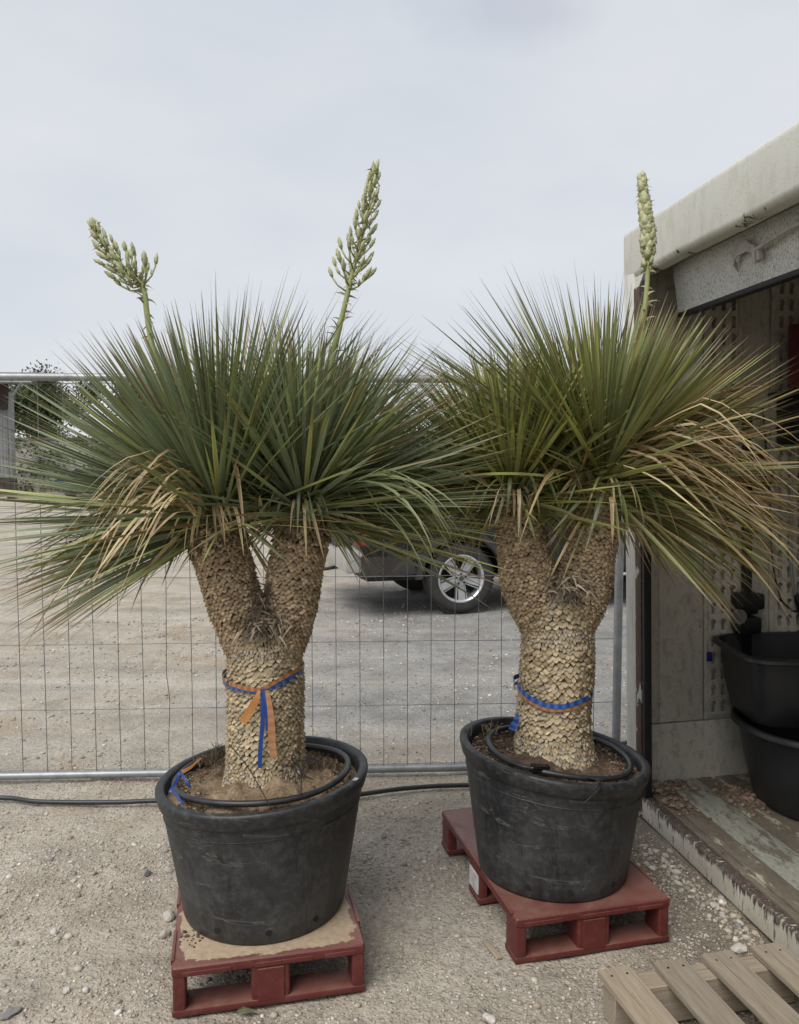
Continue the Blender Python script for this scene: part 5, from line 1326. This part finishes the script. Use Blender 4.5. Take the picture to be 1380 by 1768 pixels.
for cx_ in (0, 3.10):
    V, F = ring_geo([(.20, 1.66), (.365, 1.66), (.388, 1.69), (.388, 1.86), (.36, 1.89), (.20, 1.89)], 40, 0, RT); obj('wheel', V, F, M_TYRE, tk, True, loc=(cx_, 0, 0))
# ================================================================== things farther back
M_WCAR = simple('white_car_paint', (.62, .63, .63), .25, .05, 3, 0)
wc = empty('white_van', (-1.2, 12.6, 0), 'white van parked behind the dark pick-up, glimpsed through the leaves', 'van', rot=(0, 0, R(8)))
extr('van_body', [(0, .35), (-.05, .9), (.0, 1.72), (.15, 1.80), (2.9, 1.80), (3.6, 1.15), (4.3, .98), (4.4, .35)], 0, 1.7, M_WCAR, wc, .05)
extr('van_window', [(.25, 1.12), (.28, 1.62), (1.2, 1.64), (1.2, 1.12)], -.012, .02, M_GLASS, wc, 0); extr('van_window', [(1.9, 1.12), (1.9, 1.64), (2.8, 1.62), (3.35, 1.14)], -.012, .02, M_GLASS, wc, 0)
for cx_ in (.8, 3.5):
    V, F = ring_geo([(.0, -.03), (.18, -.03), (.30, -.02), (.31, .02), (.31, .18), (.28, .2)], 32, 0, .31); obj('wheel', V, F, M_TYRE, wc, True, loc=(cx_, 0, 0))
bx('van_light', (-.065, -.01, .95), (-.02, .12, 1.35), bpy.data.materials['red_lens'], wc, .01)
# old barn, left edge
M_DWOOD = simple('dark_barn_boards', (.050, .038, .032), .85, .4, 2, .2)
M_TIN = simple('grey_corrugated_sheet', (.23, .235, .25), .5, .15, 1.5, 0)
M_TILE = simple('old_roof', (.12, .10, .095), .85, .3, 3, .2)
bn = empty('barn', (-20.9, 40, 0), 'barn at the left edge with dark eaves and grey sheet wall', 'building', rot=(0, 0, R(4)))
V = []; F = []; ns = 60
for i in range(ns*4+1):
    x = -9+10.35*i/(ns*4); ph = (0, .03, .03, 0)[i % 4]; V += [(x, -ph, 1.05), (x, -ph, 4.9)]
for i in range(ns*4): F.append((2*i, 2*i+2, 2*i+3, 2*i+1))
obj('sheet_wall', V, F, M_TIN, bn)
bx('side_wall', (1.3, .05, 0), (1.35, .9, 5.2), M_TIN, bn)
for i in range(23): bx('board', (-9+.46*i, -.30, 4.3), (-9+.46*i+.44, -.26, 5.55), M_DWOOD, bn)
bx('foundation', (-9, -.02, 0), (1.35, .2, 1.04), simple('foundation_concrete', (.2, .19, .18), .9, .2, 3), bn)
extr('roof', [(-9.2, 5.55), (-9.2, 5.70), (2.9, 5.70), (2.9, 5.55)], -1.3, -.2, M_TILE, bn, 0)
v = [(-9.2, -1.3, 5.72), (2.9, -1.3, 5.72), (2.9, 1.2, 6.3), (-9.2, 1.2, 6.3), (-9.2, -1.3, 5.56), (2.9, -1.3, 5.56), (2.9, 1.2, 6.1), (-9.2, 1.2, 6.1)]
obj('roof', v, [(0, 1, 2, 3), (7, 6, 5, 4), (0, 4, 5, 1), (1, 5, 6, 2)], M_TILE, bn)
tube('gutter', [(-9.2, -1.4, 5.62), (3.1, -1.4, 5.55)], .09, M_TIN, bn, 8); tube('downpipe', [(2.6, -1.4, 5.5), (2.2, -1.2, 5.0), (1.6, -.3, 4.75), (1.6, -.25, 1.0)], .06, M_TIN, bn, 8)
# low dark timber wall in front of the barn and pale overgrown wall
t = empty('low_wall', (-24.5, 37.5, 0), 'low dark board wall at the foot of the barn', 'wall')
for i in range(22): bx('board', (i*.30, 0, .10), (i*.30+.285, .05, .98+.02*math.sin(i*3)), M_DWOOD, t)
bx('rail', (0, -.06, .82), (6.6, -.005, .9), M_DWOOD, t)
for i in range(5): bx('foot', (.2+i*1.5, -.2, 0), (.5+i*1.5, .2, .0985), simple('rubber_foot', (.03, .03, .03), .8, .2, 5), t)
M_PALE = painted('pale_render', (.50, .48, .43), (.20, .20, .15), .05, .7)
t = empty('rendered_wall', (-24.2, 46, 0), 'pale rendered wall grown over with ivy beside the barn', 'wall')
bx('wall_body', (0, 0, 0), (9.5, .3, 3.0), M_PALE, t); bx('coping', (-.05, -.08, 3.0), (9.55, .38, 3.12), M_TILE, t)
def leafcloud(c, ext, n, size, seed, cols, flat=False):
    g = np.random.default_rng(seed); k = 26
    cl = g.normal(0, .42, (k, 3)); cl = cl/np.maximum(1, np.linalg.norm(cl, axis=1)[:, None]*1.05) if not flat else g.uniform(-1, 1, (k, 3))
    idx = g.integers(0, k, n); p = cl[idx]+g.normal(0, .12, (n, 3)); p = p*np.array(ext)+np.array(c)
    a = g.normal(0, 1, (n, 3)); a /= np.linalg.norm(a, axis=1)[:, None]; b = np.cross(a, g.normal(0, 1, (n, 3))); b /= np.linalg.norm(b, axis=1)[:, None]
    s = size*g.uniform(.6, 1.3, (n, 1)); V = np.stack([p-a*s, p-b*s*.6, p+a*s, p+b*s*.6], 1).reshape(-1, 3); F = np.arange(4*n).reshape(n, 4)
    col = np.array(cols)[g.integers(0, len(cols), n)]*g.uniform(.7, 1.3, (n, 1))
    return V, F, np.repeat(col, 4, 0)
M_FOL = colmat('tree_foliage', .7, 10, 0., (.8, 1.2), 1)
GC = [(.035, .06, .02), (.06, .09, .03), (.035, .055, .02), (.085, .11, .035)]
V, F, cc = leafcloud((4.4, -.12, 1.6), (4.4, .12, 1.5), 1700, .10, 5, GC, True); V[:, 2] = np.clip(V[:, 2], .05, 3.3); o = obj('ivy', V, F, M_FOL, t, col=cc); o['kind'] = 'stuff'
def tree(loc, h, cw, label, seed, n=26000, size=.10):
    t = empty('tree', loc, label, 'tree', 'trees beyond the yard'); g = random.Random(seed)
    geos = [tube_geo([(0, 0, 0), (.1, 0, h*.2), (0, .1, h*.45), (.05, 0, h*.8)], [h*.035, h*.028, h*.02, h*.006], 8)]
    for i in range(7):
        a = g.uniform(0, 6.28); z0 = h*g.uniform(.25, .6); geos.append(tube_geo([(0, 0, z0), (math.cos(a)*cw*.3, math.sin(a)*cw*.3, z0+h*.12), (math.cos(a)*cw*.6, math.sin(a)*cw*.6, z0+h*.25)], [h*.014, h*.009, h*.003], 6))
    v, f = join(geos); obj('trunk', v, f, M_DWOOD, t, True)
    V, F, cc = leafcloud((0, 0, h*.62), (cw, cw, h*.40), n, size, seed, GC); obj('crown', V, F, M_FOL, t, col=cc)
tree((-24.5, 54, 0), 9.0, 3.9, 'leafy tree rising behind the pale wall beside the barn', 1)
tree((-18.2, 60, 0), 7.6, 3.4, 'lower round tree right of the leafy one at the left', 2)
tree((-12.0, 66, 0), 6.0, 4.2, 'broad low tree behind the left yucca', 3)
tree((1.6, 70, 0), 4.0, 3.6, 'low bushy tree seen between the two yuccas', 4)
# blue car and low wall farther right
def small_car(loc, rz, mat, label):
    t = empty('parked_car', loc, label, 'car', rot=(0, 0, R(rz)))
    extr('car_body', [(0, .3), (-.03, .85), (.5, .95), (1.0, 1.40), (2.4, 1.42), (3.1, .98), (4.0, .85), (4.1, .3)], 0, 1.65, mat, t, .05)
    extr('car_window', [(.75, .98), (1.1, 1.34), (2.35, 1.36), (2.85, .98)], -.012, .02, M_GLASS, t, 0)
    for cx_ in (.75, 3.25):
        V, F = ring_geo([(.0, -.03), (.18, -.03), (.30, -.02), (.31, .02), (.31, .18), (.28, .2)], 24, 0, .31); obj('wheel', V, F, M_TYRE, t, True, loc=(cx_, 0, 0))
small_car((-16.6, 38.5, 0), 5, simple('blue_car_paint', (.012, .022, .055), .25, .2, 3, 0), 'dark blue car parked beyond the yard at the left')
small_car((-12.0, 39.5, 0), 3, simple('grey_car_paint', (.20, .20, .21), .25, .1, 3, 0), 'grey car parked right of the blue one')
t = empty('yard_wall', (-14.8, 49, 0), 'long low pale wall closing the far side of the yard', 'wall')
bx('wall_body', (0, 0, 0), (34, .3, 1.15), M_PALE, t); bx('coping', (-.05, -.05, 1.15), (34.05, .35, 1.22), M_TILE, t)
